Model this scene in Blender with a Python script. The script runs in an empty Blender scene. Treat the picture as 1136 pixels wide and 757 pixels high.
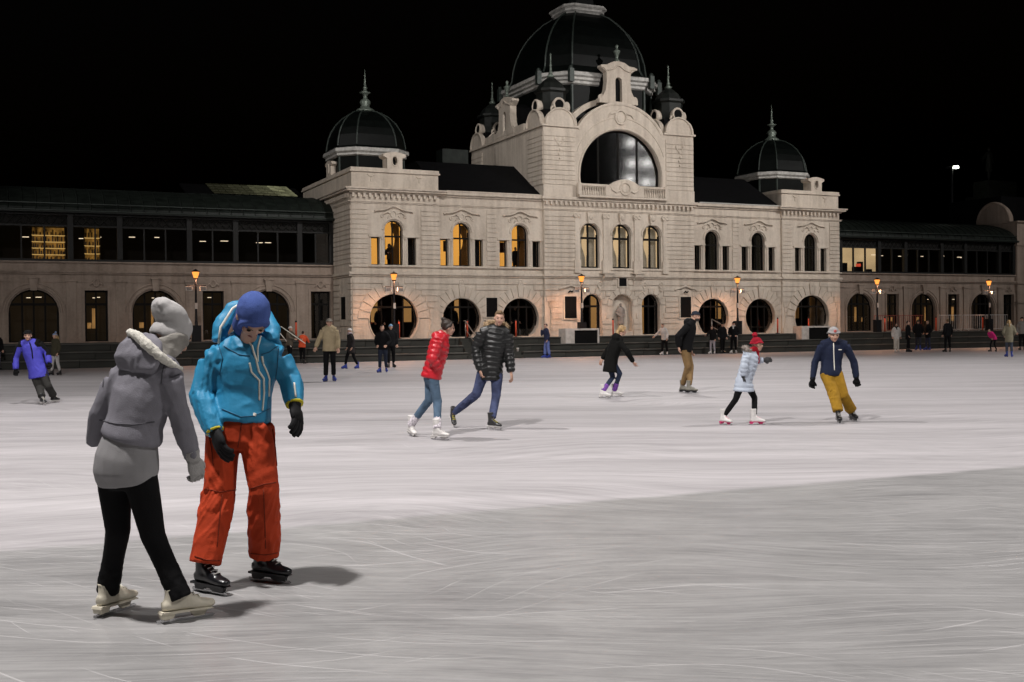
import bpy, bmesh, math, random
import numpy as np
from mathutils import Vector, Matrix, noise
from mathutils.geometry import delaunay_2d_cdt
from mathutils.bvhtree import BVHTree

random.seed(7)
S = bpy.context.scene
C = S.collection

# ------------------------------------------------------------------ camera
CAM_H, PITCH, ROLL, FPX = 1.585, -0.0119, -0.0102, 1250.0
cam = bpy.data.cameras.new('camera')
cam.sensor_width = 36.0
cam.lens = FPX / 1136.0 * 36.0
cam.clip_start = 0.1
cam.clip_end = 3000
cam_o = bpy.data.objects.new('camera', cam)
C.objects.link(cam_o)
CAM_M = Matrix.Translation((0, 0, CAM_H)) @ (Matrix.Rotation(math.pi/2 + PITCH, 4, 'X') @ Matrix.Rotation(ROLL, 4, 'Z'))
cam_o.matrix_world = CAM_M
S.camera = cam_o
S.render.resolution_x, S.render.resolution_y = 1024, 682

# ------------------------------------------------------------------ night sky
W = bpy.data.worlds.new('World')
S.world = W
W.use_nodes = True
wn = W.node_tree
sky = wn.nodes.new('ShaderNodeTexSky')
sky.sky_type = 'NISHITA'
sky.sun_disc = False
sky.sun_elevation = math.radians(-4)
sky.sun_rotation = math.radians(200)
wn.links.new(sky.outputs[0], wn.nodes['Background'].inputs[0])
wn.nodes['Background'].inputs[1].default_value = 0.05

S.view_settings.view_transform = 'Standard'
S.view_settings.look = 'None'
S.view_settings.gamma = 1
S.view_settings.use_curve_mapping = False
S.view_settings.exposure = 0.0

# ------------------------------------------------------------------ facade frame (u along the front, v into the building)
TH = 0.4375
FX, FY = 6.2363, 64.84
CT, ST = math.cos(TH), math.sin(TH)
def loc(u, v, z=0.0):
    return Vector((FX + u*CT - v*ST, FY + u*ST + v*CT, z))

# ------------------------------------------------------------------ floodlights of the rink and one added fill
def spot(name, pos, target, power, size=0.5, cone=140, col=(1, .95, .9), blend=.4):
    l = bpy.data.lights.new(name, 'SPOT')
    l.energy = power; l.shadow_soft_size = size; l.spot_size = math.radians(cone); l.spot_blend = blend
    l.color = col
    o = bpy.data.objects.new(name, l); C.objects.link(o)
    o.location = pos
    o.rotation_euler = (Vector(target) - Vector(pos)).to_track_quat('-Z', 'Y').to_euler()
    return o
WHITE = (1.0, .955, .93)
# floods along the rink turned on the facade
for (u, v, z, p) in ((-44, -26, 23, 3000), (-15, -26, 24, 18500), (10, -26, 24, 22000), (38, -26, 23, 11000)):
    spot('facade_floodlight', loc(u, v, z), loc(u*.72, 0, 11.0), p, .3, 62, WHITE, 1.0)
# lamps strung over the ice, plus an added fill at near right (last entry)
for x, y, z, p, tx, cone in ((-8, 20, 16, 9000, -3, 88), (15.5, 20, 16, 9000, 15.5, 120), (-24, 28, 16, 7500, -24, 104), (35, 42, 17, 15500, 35, 132), (4, 42, 18, 14500, 4, 108), (12, 1, 15, 4800, 12, 160)):
    spot('rink_flood_or_fill', (x, y, z), (tx, y, 0), p, .22, cone, WHITE, .6)
spot('rink_flood_or_fill', (-5.2, 4.0, 17.0), (-3, 8, 0), 17000, .45, 165, WHITE)
# mast at the left end, throws the small dome's shadow on the tower
spot('rink_flood_or_fill', loc(-48, -3.5, 28), loc(-2, 3, 8), 7500, .30, 60, WHITE)
# mast on the right bank, mirrored in the big lunette
BANK = loc(1.7, .1, 11) + Vector((.8435, -.5502, .14)) * 70 + Vector((0, 0, 5.5))

# ------------------------------------------------------------------ materials
MATS = {}
def mat(name, col, rough=.7, metal=0., var=.12, scale=6., bump=0., bscale=40., spec=.4, emit=None, estr=0., stretch=None, sheen=0.):
    if name in MATS: return MATS[name]
    m = bpy.data.materials.new(name); m.use_nodes = True
    nt = m.node_tree; b = nt.nodes['Principled BSDF']
    b.inputs['Roughness'].default_value = rough
    b.inputs['Metallic'].default_value = metal
    b.inputs['Specular IOR Level'].default_value = spec
    if sheen: b.inputs['Sheen Weight'].default_value = sheen
    tc = nt.nodes.new('ShaderNodeTexCoord')
    src = tc.outputs['Object']
    if stretch:
        mp = nt.nodes.new('ShaderNodeMapping'); mp.inputs['Scale'].default_value = stretch
        nt.links.new(src, mp.inputs[0]); src = mp.outputs[0]
    n = nt.nodes.new('ShaderNodeTexNoise'); n.inputs['Scale'].default_value = scale; n.inputs['Detail'].default_value = 5
    nt.links.new(src, n.inputs['Vector'])
    r = nt.nodes.new('ShaderNodeValToRGB')
    lo = [max(0, c*(1-var*1.6)) for c in col]; hi = [min(1, c*(1+var*1.3)) for c in col]
    r.color_ramp.elements[0].color = (*lo, 1); r.color_ramp.elements[0].position = .25
    r.color_ramp.elements[1].color = (*hi, 1); r.color_ramp.elements[1].position = .75
    nt.links.new(n.outputs['Fac'], r.inputs[0]); nt.links.new(r.outputs[0], b.inputs['Base Color'])
    if bump:
        n2 = nt.nodes.new('ShaderNodeTexNoise'); n2.inputs['Scale'].default_value = bscale; n2.inputs['Detail'].default_value = 4
        nt.links.new(src, n2.inputs['Vector'])
        bp = nt.nodes.new('ShaderNodeBump'); bp.inputs['Strength'].default_value = bump; bp.inputs['Distance'].default_value = .01
        nt.links.new(n2.outputs['Fac'], bp.inputs['Height']); nt.links.new(bp.outputs[0], b.inputs['Normal'])
    if emit:
        b.inputs['Emission Color'].default_value = (*emit, 1); b.inputs['Emission Strength'].default_value = estr
    MATS[name] = m
    return m
def emis(name, col, s, var=.25, scale=1.2):
    """something that gives off light: a lamp, or a wall or fitting made to glow as if lit"""
    if name in MATS: return MATS[name]
    m = bpy.data.materials.new(name); m.use_nodes = True
    nt = m.node_tree; b = nt.nodes['Principled BSDF']
    b.inputs['Base Color'].default_value = (*[c*.06 for c in col], 1)
    b.inputs['Specular IOR Level'].default_value = .1
    b.inputs['Emission Color'].default_value = (*col, 1)
    tc = nt.nodes.new('ShaderNodeTexCoord'); n = nt.nodes.new('ShaderNodeTexNoise'); n.inputs['Scale'].default_value = scale
    nt.links.new(tc.outputs['Object'], n.inputs['Vector'])
    mr = nt.nodes.new('ShaderNodeMapRange'); mr.inputs['From Min'].default_value = .3; mr.inputs['From Max'].default_value = .7
    mr.inputs['To Min'].default_value = s*(1-var); mr.inputs['To Max'].default_value = s*(1+var)
    nt.links.new(n.outputs['Fac'], mr.inputs[0]); nt.links.new(mr.outputs[0], b.inputs['Emission Strength'])
    MATS[name] = m
    return m
def wrinkle(m, scale=7., dist=.02, strength=.6, stretch=(1, 1, 1.6)):
    """crisp creases of a light shell: ridged noise as fine relief"""
    nt = m.node_tree; b = nt.nodes['Principled BSDF']; L = nt.links.new
    tc = nt.nodes.new('ShaderNodeTexCoord'); mp = nt.nodes.new('ShaderNodeMapping'); mp.inputs['Scale'].default_value = stretch; L(tc.outputs['Object'], mp.inputs[0])
    n = nt.nodes.new('ShaderNodeTexNoise'); n.noise_type = 'RIDGED_MULTIFRACTAL'; n.inputs['Scale'].default_value = scale; n.inputs['Detail'].default_value = 2; n.inputs['Distortion'].default_value = .8
    L(mp.outputs[0], n.inputs['Vector'])
    bp = nt.nodes.new('ShaderNodeBump'); bp.inputs['Strength'].default_value = strength; bp.inputs['Distance'].default_value = dist
    L(n.outputs['Fac'], bp.inputs['Height'])
    if b.inputs['Normal'].links: L(b.inputs['Normal'].links[0].from_socket, bp.inputs['Normal'])
    L(bp.outputs[0], b.inputs['Normal'])
    return m
def glass(name, tint=(.55, .55, .55), refl=.10, rough=.008):
    if name in MATS: return MATS[name]
    m = bpy.data.materials.new(name); m.use_nodes = True
    nt = m.node_tree; nt.nodes.remove(nt.nodes['Principled BSDF']); out = nt.nodes['Material Output']
    t = nt.nodes.new('ShaderNodeBsdfTransparent'); t.inputs[0].default_value = (*tint, 1)
    g = nt.nodes.new('ShaderNodeBsdfGlossy'); g.inputs['Roughness'].default_value = rough
    lw = nt.nodes.new('ShaderNodeLayerWeight'); lw.inputs[0].default_value = .5
    pw = nt.nodes.new('ShaderNodeMath'); pw.operation = 'POWER'; pw.inputs[1].default_value = 4.; nt.links.new(lw.outputs['Facing'], pw.inputs[0])
    mr = nt.nodes.new('ShaderNodeMapRange'); mr.inputs['To Min'].default_value = refl; mr.inputs['To Max'].default_value = 1
    nt.links.new(pw.outputs[0], mr.inputs[0])
    mx = nt.nodes.new('ShaderNodeMixShader')
    nt.links.new(mr.outputs[0], mx.inputs[0]); nt.links.new(t.outputs[0], mx.inputs[1]); nt.links.new(g.outputs[0], mx.inputs[2])
    nt.links.new(mx.outputs[0], out.inputs[0])
    MATS[name] = m
    return m

def plaster_mat(name, c0, c1):
    """limewashed render with soot runs and patches"""
    m = bpy.data.materials.new(name); m.use_nodes = True
    nt = m.node_tree; b = nt.nodes['Principled BSDF']; L = nt.links.new
    b.inputs['Roughness'].default_value = .88; b.inputs['Specular IOR Level'].default_value = .25
    g = nt.nodes.new('ShaderNodeNewGeometry')
    n1 = nt.nodes.new('ShaderNodeTexNoise'); n1.inputs['Scale'].default_value = .55; n1.inputs['Detail'].default_value = 7; n1.inputs['Roughness'].default_value = .65
    L(g.outputs['Position'], n1.inputs['Vector'])
    mp = nt.nodes.new('ShaderNodeMapping'); mp.inputs['Scale'].default_value = (3.5, 3.5, .35)
    L(g.outputs['Position'], mp.inputs[0])
    n2 = nt.nodes.new('ShaderNodeTexNoise'); n2.inputs['Scale'].default_value = 1.0; n2.inputs['Detail'].default_value = 5
    L(mp.outputs[0], n2.inputs['Vector'])
    n3 = nt.nodes.new('ShaderNodeTexNoise'); n3.inputs['Scale'].default_value = 9; n3.inputs['Detail'].default_value = 6
    L(g.outputs['Position'], n3.inputs['Vector'])
    a = nt.nodes.new('ShaderNodeMath'); a.operation = 'MULTIPLY_ADD'; a.inputs[1].default_value = .45
    L(n2.outputs['Fac'], a.inputs[0])
    a2 = nt.nodes.new('ShaderNodeMath'); a2.operation = 'MULTIPLY'; a2.inputs[1].default_value = .35
    L(n1.outputs['Fac'], a2.inputs[0]); L(a2.outputs[0], a.inputs[2])
    a3 = nt.nodes.new('ShaderNodeMath'); a3.operation = 'MULTIPLY_ADD'; a3.inputs[1].default_value = .2
    L(n3.outputs['Fac'], a3.inputs[0]); L(a.outputs[0], a3.inputs[2])
    r = nt.nodes.new('ShaderNodeValToRGB')
    r.color_ramp.elements[0].color = (*c0, 1); r.color_ramp.elements[0].position = .33
    r.color_ramp.elements[1].color = (*c1, 1); r.color_ramp.elements[1].position = .58
    L(a3.outputs[0], r.inputs[0]); L(r.outputs[0], b.inputs['Base Color'])
    bp = nt.nodes.new('ShaderNodeBump'); bp.inputs['Strength'].default_value = .35; bp.inputs['Distance'].default_value = .02
    L(n3.outputs['Fac'], bp.inputs['Height']); L(bp.outputs[0], b.inputs['Normal'])
    MATS[name] = m
    return m
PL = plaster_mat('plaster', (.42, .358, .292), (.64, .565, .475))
PLW = plaster_mat('dimmed_plaster', (.22, .172, .138), (.38, .305, .25))  # the hall's plaster darkened, standing in for weaker light out here
DARKW = mat('dark_wood', (.007, .006, .005), .7, spec=.15)
DOMEM = mat('dome_metal', (.0022, .0032, .0027), .45, 0, .35, 3, spec=.12)
RIBM = mat('rib_metal', (.032, .042, .036), .45, .2, .25, 5)
FINM = mat('finial_metal', (.16, .19, .16), .45, .4, .3, 8)
WHITEM = mat('moulding_paint', (.46, .45, .42), .5, 0, .22, 5)
ROOFM = mat('roof_metal', (.012, .016, .013), .5, .1, .4, 2.5, .2, 9, spec=.25)
ROOFD = mat('roof_slate', (.004, .004, .0045), .8, 0, .3, 4, spec=.1)
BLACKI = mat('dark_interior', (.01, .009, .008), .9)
GLASS = glass('window_glass', (.82, .82, .82), .10)
GLASSD = glass('dark_glass', (.30, .31, .32), .10)
GLASSL = glass('lunette_glass', (.10, .10, .11), .10, .07)
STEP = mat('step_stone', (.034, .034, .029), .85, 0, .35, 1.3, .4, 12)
IRON = mat('black_iron', (.012, .012, .014), .45, .4)

# ------------------------------------------------------------------ mesh helpers
class MB:
    def __init__(s): s.v = []; s.f = []
    def add(s, vs, fs):
        o = len(s.v); s.v += [tuple(p) for p in vs]; s.f += [tuple(i+o for i in f) for f in fs]; return s
    def box(s, x0, x1, y0, y1, z0, z1):
        return s.add([(x0,y0,z0),(x1,y0,z0),(x1,y1,z0),(x0,y1,z0),(x0,y0,z1),(x1,y0,z1),(x1,y1,z1),(x0,y1,z1)],
                     [(0,3,2,1),(4,5,6,7),(0,1,5,4),(1,2,6,5),(2,3,7,6),(3,0,4,7)])
    def prism(s, poly, y0, y1, f=lambda a, y, b: (a, y, b)):
        n = len(poly)
        vs = [f(a, y0, b) for a, b in poly] + [f(a, y1, b) for a, b in poly]
        return s.add(vs, [tuple(range(n)), tuple(range(2*n-1, n-1, -1))] + [(i, i+n, (i+1) % n+n, (i+1) % n) for i in range(n)])
    def rings(s, rr, cap=True, close=True):
        n = len(rr[0]); vs = [p for r in rr for p in r]; fs = []
        for k in range(len(rr)-1):
            for i in range(n if close else n-1):
                j = (i+1) % n
                fs.append((k*n+i, k*n+j, (k+1)*n+j, (k+1)*n+i))
        if cap: fs += [tuple(range(n-1, -1, -1)), tuple(range((len(rr)-1)*n, len(rr)*n))]
        return s.add(vs, fs)
    def lathe(s, prof, c=(0, 0), n=16):
        return s.rings([[(c[0]+r*math.cos(2*math.pi*i/n), c[1]+r*math.sin(2*math.pi*i/n), z) for i in range(n)] for r, z in prof])
    def octo(s, prof, c, k):
        """chamfered-square lathe; prof = (half size, z); k = half of the wide side / half size"""
        rr = []
        for a, z in prof:
            h = a*k
            rr.append([(c[0]+x, c[1]+y, z) for x, y in ((h,-a),(a,-h),(a,h),(h,a),(-h,a),(-a,h),(-a,-h),(-h,-a))])
        return s.rings(rr)
    def tube(s, pts, r, n=8, side=None):
        pts = [Vector(p) for p in pts]; rr = []
        if not isinstance(r, (list, tuple)): r = [r]*len(pts)
        prev = None
        for i, p in enumerate(pts):
            t = (pts[min(i+1, len(pts)-1)] - pts[max(i-1, 0)])
            t = t.normalized() if t.length > 1e-9 else Vector((0, 0, 1))
            a = Vector(side) if side is not None else (prev if prev is not None else (Vector((0,0,1)) if abs(t.z) < .9 else Vector((1,0,0))))
            a = a - t*a.dot(t)
            a = a.normalized() if a.length > 1e-6 else t.orthogonal().normalized()
            prev = a; b = t.cross(a)
            ra, rb = r[i] if isinstance(r[i], (list, tuple)) else (r[i], r[i])
            rr.append([p + a*(ra*math.cos(2*math.pi*k/n)) + b*(rb*math.sin(2*math.pi*k/n)) for k in range(n)])
        return s.rings(rr)
    def ball(s, c, r, n=12, m=8, M=None):
        rx, ry, rz = r if isinstance(r, (list, tuple)) else (r, r, r)
        rr = []
        for k in range(m+1):
            a = -math.pi/2 + math.pi*k/m; ca, sa = max(math.cos(a), .02), math.sin(a)
            ring = []
            for i in range(n):
                p = Vector((rx*ca*math.cos(2*math.pi*i/n), ry*ca*math.sin(2*math.pi*i/n), rz*sa))
                if M is not None: p = M @ p
                ring.append(p + Vector(c))
            rr.append(ring)
        return s.rings(rr)
    def torus(s, c, R, r, ax='Y', n=20, m=6, a0=0, a1=2*math.pi, ell=1.):
        pts = []
        full = abs(a1-a0-2*math.pi) < 1e-6
        for i in range(n+1):
            a = a0+(a1-a0)*i/n
            x, y = R*math.cos(a), R*ell*math.sin(a)
            pts.append({'Y': (c[0]+x, c[1], c[2]+y), 'X': (c[0], c[1]+x, c[2]+y), 'Z': (c[0]+x, c[1]+y, c[2])}[ax])
        return s.tube(pts, r, m)
    def mesh(s, name, smooth=False):
        me = bpy.data.meshes.new(name); me.from_pydata(s.v, [], s.f); me.update()
        bm = bmesh.new(); bm.from_mesh(me); bmesh.ops.recalc_face_normals(bm, faces=bm.faces); bm.to_mesh(me); bm.free()
        if smooth: me.polygons.foreach_set('use_smooth', [True]*len(me.polygons))
        return me
    def build(s, name, m, parent=None, smooth=False):
        return link(name, s.mesh(name, smooth), m, parent)
def link(name, me, m=None, parent=None):
    o = bpy.data.objects.new(name, me); C.objects.link(o)
    if m is not None and me is not None and not me.materials: me.materials.append(m)
    if parent is not None: o.parent = parent
    return o
def tag(o, label=None, cat=None, group=None, kind=None):
    if label: o['label'] = label
    if cat: o['category'] = cat
    if group: o['group'] = group
    if kind: o['kind'] = kind
    return o
def empty(name, p=(0, 0, 0), rz=0.):
    o = bpy.data.objects.new(name, None); C.objects.link(o); o.location = p; o.rotation_euler = (0, 0, rz); o.empty_display_size = .3
    return o
def thing(name, label, cat, p=(0, 0, 0), rz=0., group=None):
    return tag(empty(name, p, rz), label, cat, group)
def copy_tree(o, parent=None):
    c = o.copy(); C.objects.link(c); c.parent = parent
    for ch in o.children: copy_tree(ch, c)
    return c
UNIT = MB().box(-.5, .5, -.5, .5, -.5, .5).mesh('block')
UNITS = {}
def block(name, x0, x1, y0, y1, z0, z1, m, parent):
    """a box piece that shares one mesh per material"""
    if m.name not in UNITS:
        u = UNIT.copy(); u.materials.append(m); UNITS[m.name] = u
    o = bpy.data.objects.new(name, UNITS[m.name]); C.objects.link(o); o.parent = parent
    o.location = ((x0+x1)/2, (y0+y1)/2, (z0+z1)/2); o.scale = (x1-x0, y1-y0, z1-z0)
    return o
def inside(p, poly):
    x, y = p; r = False; j = len(poly)-1
    for i in range(len(poly)):
        xi, yi = poly[i]; xj, yj = poly[j]
        if (yi > y) != (yj > y) and x < (xj-xi)*(y-yi)/(yj-yi)+xi: r = not r
        j = i
    return r
def plate_mb(outer, holes, y0, y1, f=lambda a, y, b: (a, y, b)):
    """flat wall with real openings"""
    loops = [outer] + holes; vs = []; es = []
    for lp in loops:
        o = len(vs); vs += [Vector(p) for p in lp]; es += [(o+i, o+(i+1) % len(lp)) for i in range(len(lp))]
    ov, oe, of, *_ = delaunay_2d_cdt(vs, es, [], 0, 1e-6)
    mb = MB(); n = len(ov); tris = []
    for t in of:
        c = sum((Vector(ov[i]) for i in t), Vector((0, 0)))/len(t)
        if inside(c, outer) and not any(inside(c, h) for h in holes): tris.append(tuple(t))
    V = [f(p[0], y0, p[1]) for p in ov] + [f(p[0], y1, p[1]) for p in ov]
    F = tris + [tuple(i+n for i in reversed(t)) for t in tris]
    mb.add(V, F)
    for lp in loops:
        k = len(lp)
        mb.add([f(a, y0, b) for a, b in lp] + [f(a, y1, b) for a, b in lp], [(i, i+k, (i+1) % k+k, (i+1) % k) for i in range(k)])
    return mb
def arc(cu, cz, r, a0, a1, n=18):
    return [(cu+r*math.cos(math.radians(a0+(a1-a0)*i/n)), cz+r*math.sin(math.radians(a0+(a1-a0)*i/n))) for i in range(n+1)]
def rect(u0, u1, z0, z1): return [(u0, z0), (u1, z0), (u1, z1), (u0, z1)]
def arch_poly(c, hw, z0, top, n=16):
    sp = top-hw
    return [(c-hw, z0), (c+hw, z0)] + arc(c, sp, hw, 0, 180, n)
def circ_poly(c, cz, r, z0, n=28):
    a = math.degrees(math.asin((z0-cz)/r))
    return arc(c, cz, r, a, 180-a, n)

# ================================================================== the setting
def ice_mat():
    m = bpy.data.materials.new('ice'); m.use_nodes = True
    nt = m.node_tree; b = nt.nodes['Principled BSDF']; L = nt.links.new; N = nt.nodes.new
    g = N('ShaderNodeNewGeometry'); P = g.outputs['Position']
    def nz(scale, mapscale=(1, 1, 1), rot=0, det=6, rough=.6, warp=None):
        mp = N('ShaderNodeMapping'); mp.inputs['Scale'].default_value = mapscale; mp.inputs['Rotation'].default_value = (0, 0, rot)
        L(warp if warp is not None else P, mp.inputs[0])
        n = N('ShaderNodeTexNoise'); n.inputs['Scale'].default_value = scale; n.inputs['Detail'].default_value = det; n.inputs['Roughness'].default_value = rough
        L(mp.outputs[0], n.inputs['Vector']); return n.outputs['Fac']
    def ramp(src, a, b_, c0=(0, 0, 0, 1), c1=(1, 1, 1, 1)):
        r = N('ShaderNodeValToRGB'); r.color_ramp.elements[0].position = a; r.color_ramp.elements[1].position = b_
        r.color_ramp.elements[0].color = c0; r.color_ramp.elements[1].color = c1; L(src, r.inputs[0]); return r.outputs[0]
    def math_(op, a, b_):
        n = N('ShaderNodeMath'); n.operation = op
        for i, x in enumerate((a, b_)):
            if isinstance(x, (int, float)): n.inputs[i].default_value = x
            else: L(x, n.inputs[i])
        return n.outputs[0]
    # the strip resurfaced last: wetter, darker, smoother, on the near side of a straight pass
    ax, ay, bx, by = -3.73, 8.15, 5.64, 12.43
    ln = math.hypot(bx-ax, by-ay); nx, ny = -(by-ay)/ln, (bx-ax)/ln
    dt = N('ShaderNodeVectorMath'); dt.operation = 'DOT_PRODUCT'; L(P, dt.inputs[0]); dt.inputs[1].default_value = (nx, ny, 0)
    d = math_('SUBTRACT', dt.outputs['Value'], nx*ax+ny*ay)
    d = math_('ADD', d, math_('MULTIPLY', math_('SUBTRACT', nz(1.2, (1, 1, 1), 0, 4, .7), .5), .22))
    wet = ramp(math_('MULTIPLY_ADD' if False else 'ADD', math_('MULTIPLY', d, .9), .5), .43, .57, (1, 1, 1, 1), (0, 0, 0, 1))
    # warped coordinates make skating arcs out of straight streaks
    wv = N('ShaderNodeTexNoise'); wv.inputs['Scale'].default_value = .22; wv.inputs['Detail'].default_value = 1; L(P, wv.inputs['Vector'])
    vm = N('ShaderNodeVectorMath'); vm.operation = 'MULTIPLY_ADD'; L(wv.outputs['Color'], vm.inputs[0]); vm.inputs[1].default_value = (4, 4, 0); L(P, vm.inputs[2])
    WP = vm.outputs[0]
    bands = nz(1, (.07, .9, 1), .03, 5, .7)
    bands2 = nz(1, (.35, 5.5, 1), -.02, 4, .7, WP)
    fine = nz(1, (2.2, 26, 1), .08, 3, .75, WP)
    def wirr(scale, amt):
        w = N('ShaderNodeTexNoise'); w.inputs['Scale'].default_value = scale; w.inputs['Detail'].default_value = 2; L(P, w.inputs['Vector'])
        q = N('ShaderNodeVectorMath'); q.operation = 'MULTIPLY_ADD'; L(w.outputs['Color'], q.inputs[0]); q.inputs[1].default_value = (amt, amt, 0); L(P, q.inputs[2]); return q.outputs[0]
    def cuts_(scale, rot, width, warp, dens):
        """thin blade cuts: bands of a warped coordinate, broken up by a mask"""
        mp = N('ShaderNodeMapping'); mp.inputs['Scale'].default_value = (scale, scale, scale); mp.inputs['Rotation'].default_value = (0, 0, rot); L(warp, mp.inputs[0])
        wv_ = N('ShaderNodeTexWave'); wv_.wave_type = 'BANDS'; wv_.bands_direction = 'Y'; wv_.inputs['Scale'].default_value = 1.; wv_.inputs['Distortion'].default_value = 2.2; wv_.inputs['Detail'].default_value = 2; wv_.inputs['Detail Scale'].default_value = .6
        L(mp.outputs[0], wv_.inputs['Vector'])
        line = ramp(wv_.outputs['Fac'], 1-width, 1.)
        return math_('MULTIPLY', line, ramp(nz(1, (.35, 2.2, 1), rot, 2, .6, warp), dens, dens+.08))
    W1, W2 = wirr(.13, 6.), wirr(.22, 3.)
    s1 = cuts_(1.3, .22, .006, W1, .50); s2 = cuts_(1.5, -.3, .006, W1, .52); s3 = cuts_(2.1, .6, .010, W2, .54); s5 = cuts_(3.0, .05, .014, W2, .50)
    blot = nz(.8, (1, 1.6, 1), 0, 5, .72)
    scr = s1
    for q in (s2, s3, s5): scr = math_('MAXIMUM', scr, q)
    snow = ramp(nz(2.6, (1, 2.0, 1), .1, 6, .78), .60, .74)
    scr = math_('MAXIMUM', scr, math_('MULTIPLY', snow, .5))
    far = N('ShaderNodeMix'); far.data_type = 'RGBA'
    v = math_('ADD', math_('MULTIPLY', bands, .42), math_('ADD', math_('MULTIPLY', bands2, .33), math_('MULTIPLY', fine, .25)))
    L(ramp(v, .36, .62), far.inputs['Factor']); far.inputs['A'].default_value = (.25, .240, .246, 1); far.inputs['B'].default_value = (.47, .450, .464, 1)
    near = N('ShaderNodeMix'); near.data_type = 'RGBA'
    v2 = math_('ADD', math_('MULTIPLY', bands2, .33), math_('ADD', math_('MULTIPLY', fine, .34), math_('MULTIPLY', blot, .33)))
    L(ramp(v2, .36, .66), near.inputs['Factor']); near.inputs['A'].default_value = (.185, .183, .184, 1); near.inputs['B'].default_value = (.365, .36, .358, 1)
    mx = N('ShaderNodeMix'); mx.data_type = 'RGBA'; L(wet, mx.inputs['Factor']); L(far.outputs['Result'], mx.inputs['A']); L(near.outputs['Result'], mx.inputs['B'])
    sc = N('ShaderNodeMix'); sc.data_type = 'RGBA'; L(math_('MULTIPLY', scr, .40), sc.inputs['Factor']); L(mx.outputs['Result'], sc.inputs['A']); sc.inputs['B'].default_value = (.56, .55, .55, 1)
    L(sc.outputs['Result'], b.inputs['Base Color'])
    rr = N('ShaderNodeMix'); rr.data_type = 'FLOAT'; L(wet, rr.inputs['Factor']); rr.inputs['A'].default_value = .55; rr.inputs['B'].default_value = .35
    L(math_('ADD', rr.outputs[0], math_('MULTIPLY', scr, .25)), b.inputs['Roughness'])
    b.inputs['IOR'].default_value = 1.31
    bp = N('ShaderNodeBump'); bp.inputs['Strength'].default_value = .30; bp.inputs['Distance'].default_value = .006
    L(math_('ADD', math_('ADD', fine, scr), math_('MULTIPLY', blot, .6)), bp.inputs['Height']); L(bp.outputs[0], b.inputs['Normal'])
    return m
def quad(name, pts, m):
    return tag(MB().add(pts, [(0, 1, 2, 3)]).build(name, m), kind='structure')
quad('ground', [(-1500, -1500, -.06), (1500, -1500, -.06), (1500, 1500, -.06), (-1500, 1500, -.06)], mat('asphalt', (.045, .043, .042), .9, 0, .2, .5))
ICE_V = -3.5
quad('ice', [loc(-130, -110), loc(130, -110), loc(130, ICE_V), loc(-130, ICE_V)], ice_mat())

STONE_Z = 1.06
terr = tag(MB().add([(-70, -2.3, STONE_Z), (75, -2.3, STONE_Z), (75, 45, STONE_Z), (-70, 45, STONE_Z)], [(0, 1, 2, 3)]).build('terrace', mat('terrace_paving', (.07, .066, .06), .8, 0, .3, .8, .3, 10)), kind='structure')
terr.location = loc(0, 0); terr.rotation_euler.z = TH
TREAD = mat('lit_tread_stone', (.085, .083, .074), .8, 0, .45, 1.5, .4, 14)  # step stone lightened, painting in the light that falls on treads
for k, (v0, z1) in enumerate(((-3.5, .345), (-2.9, .70), (-2.3, 1.06))):
    u = -63.0 + .7*k
    while u < 45:
        jit = random.uniform(-.012, .012)
        for a, b in ((u, min(u+2.4, -11.0)), (max(u, -7.9), u+2.4)):
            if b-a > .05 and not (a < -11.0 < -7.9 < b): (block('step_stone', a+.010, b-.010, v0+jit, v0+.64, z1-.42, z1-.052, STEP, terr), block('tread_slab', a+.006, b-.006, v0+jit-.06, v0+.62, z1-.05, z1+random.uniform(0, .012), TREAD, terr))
        u += 2.4
# ================================================================== the central hall
hall = thing('central_hall', 'cream two storey hall with central domed tower, round doorways and two small corner domes', 'building', loc(0, 0), TH)
B0 = STONE_Z
CIRC = [(-13.74, 2.06, 1.35, -.12), (-9.85, 2.08, 1.13, 0), (-6.36, 2.08, 1.13, 0), (6.44, 2.08, 1.13, 0), (9.92, 2.08, 1.13, 0), (13.80, 2.06, 1.36, -.12)]
TRI = [(-13.70, -.12), (-9.81, 0), (-6.34, 0), (6.40, 0), (9.81, 0), (13.76, -.12)]
TWIN = [-2.05, .03, 2.06]
TDOOR = [-1.94, 1.95]
def tri_holes(c):
    return [arch_poly(c, .5, 4.92, 7.25), rect(c-1.24, c-.77, 4.92, 6.36), rect(c+.77, c+1.24, 4.92, 6.36)]
def section(name, u0, u1, y):
    holes = []
    for c, cz, r, _ in CIRC:
        if u0 < c < u1: holes.append(circ_poly(c, cz, r, B0+.05))
    for c, _ in TRI:
        if u0 < c < u1: holes += tri_holes(c)
    if u0 < 0 < u1:
        for c in TWIN: holes.append(arch_poly(c, .62, 4.92, 7.43))
        for c in TDOOR: holes.append(arch_poly(c, .61, B0+.05, 3.43))
        holes.append(arch_poly(.03, .66, B0+.25, 3.41))
    return plate_mb(rect(u0, u1, B0, 8.6), holes, y, y+.38).build(name, PL, hall)
for nm, u0, u1, y in (('wall', -16, -11.13, -.12), ('wall', -11.13, -4.95, 0), ('wall', -4.95, 4.98, -.2), ('wall', 4.98, 11.5, 0), ('wall', 11.5, 16.05, -.12)):
    section(nm, u0, u1, y)
# flanks
MB().box(-16, -15.65, .265, 9.7, B0, 8.6).build('side_wall', PL, hall)
MB().box(15.7, 16.05, .265, 9.7, B0, 8.6).build('side_wall', PL, hall)
MB().box(-15.64, 15.69, 9.3, 9.7, B0, 8.6).build('back_wall', PL, hall)

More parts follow.
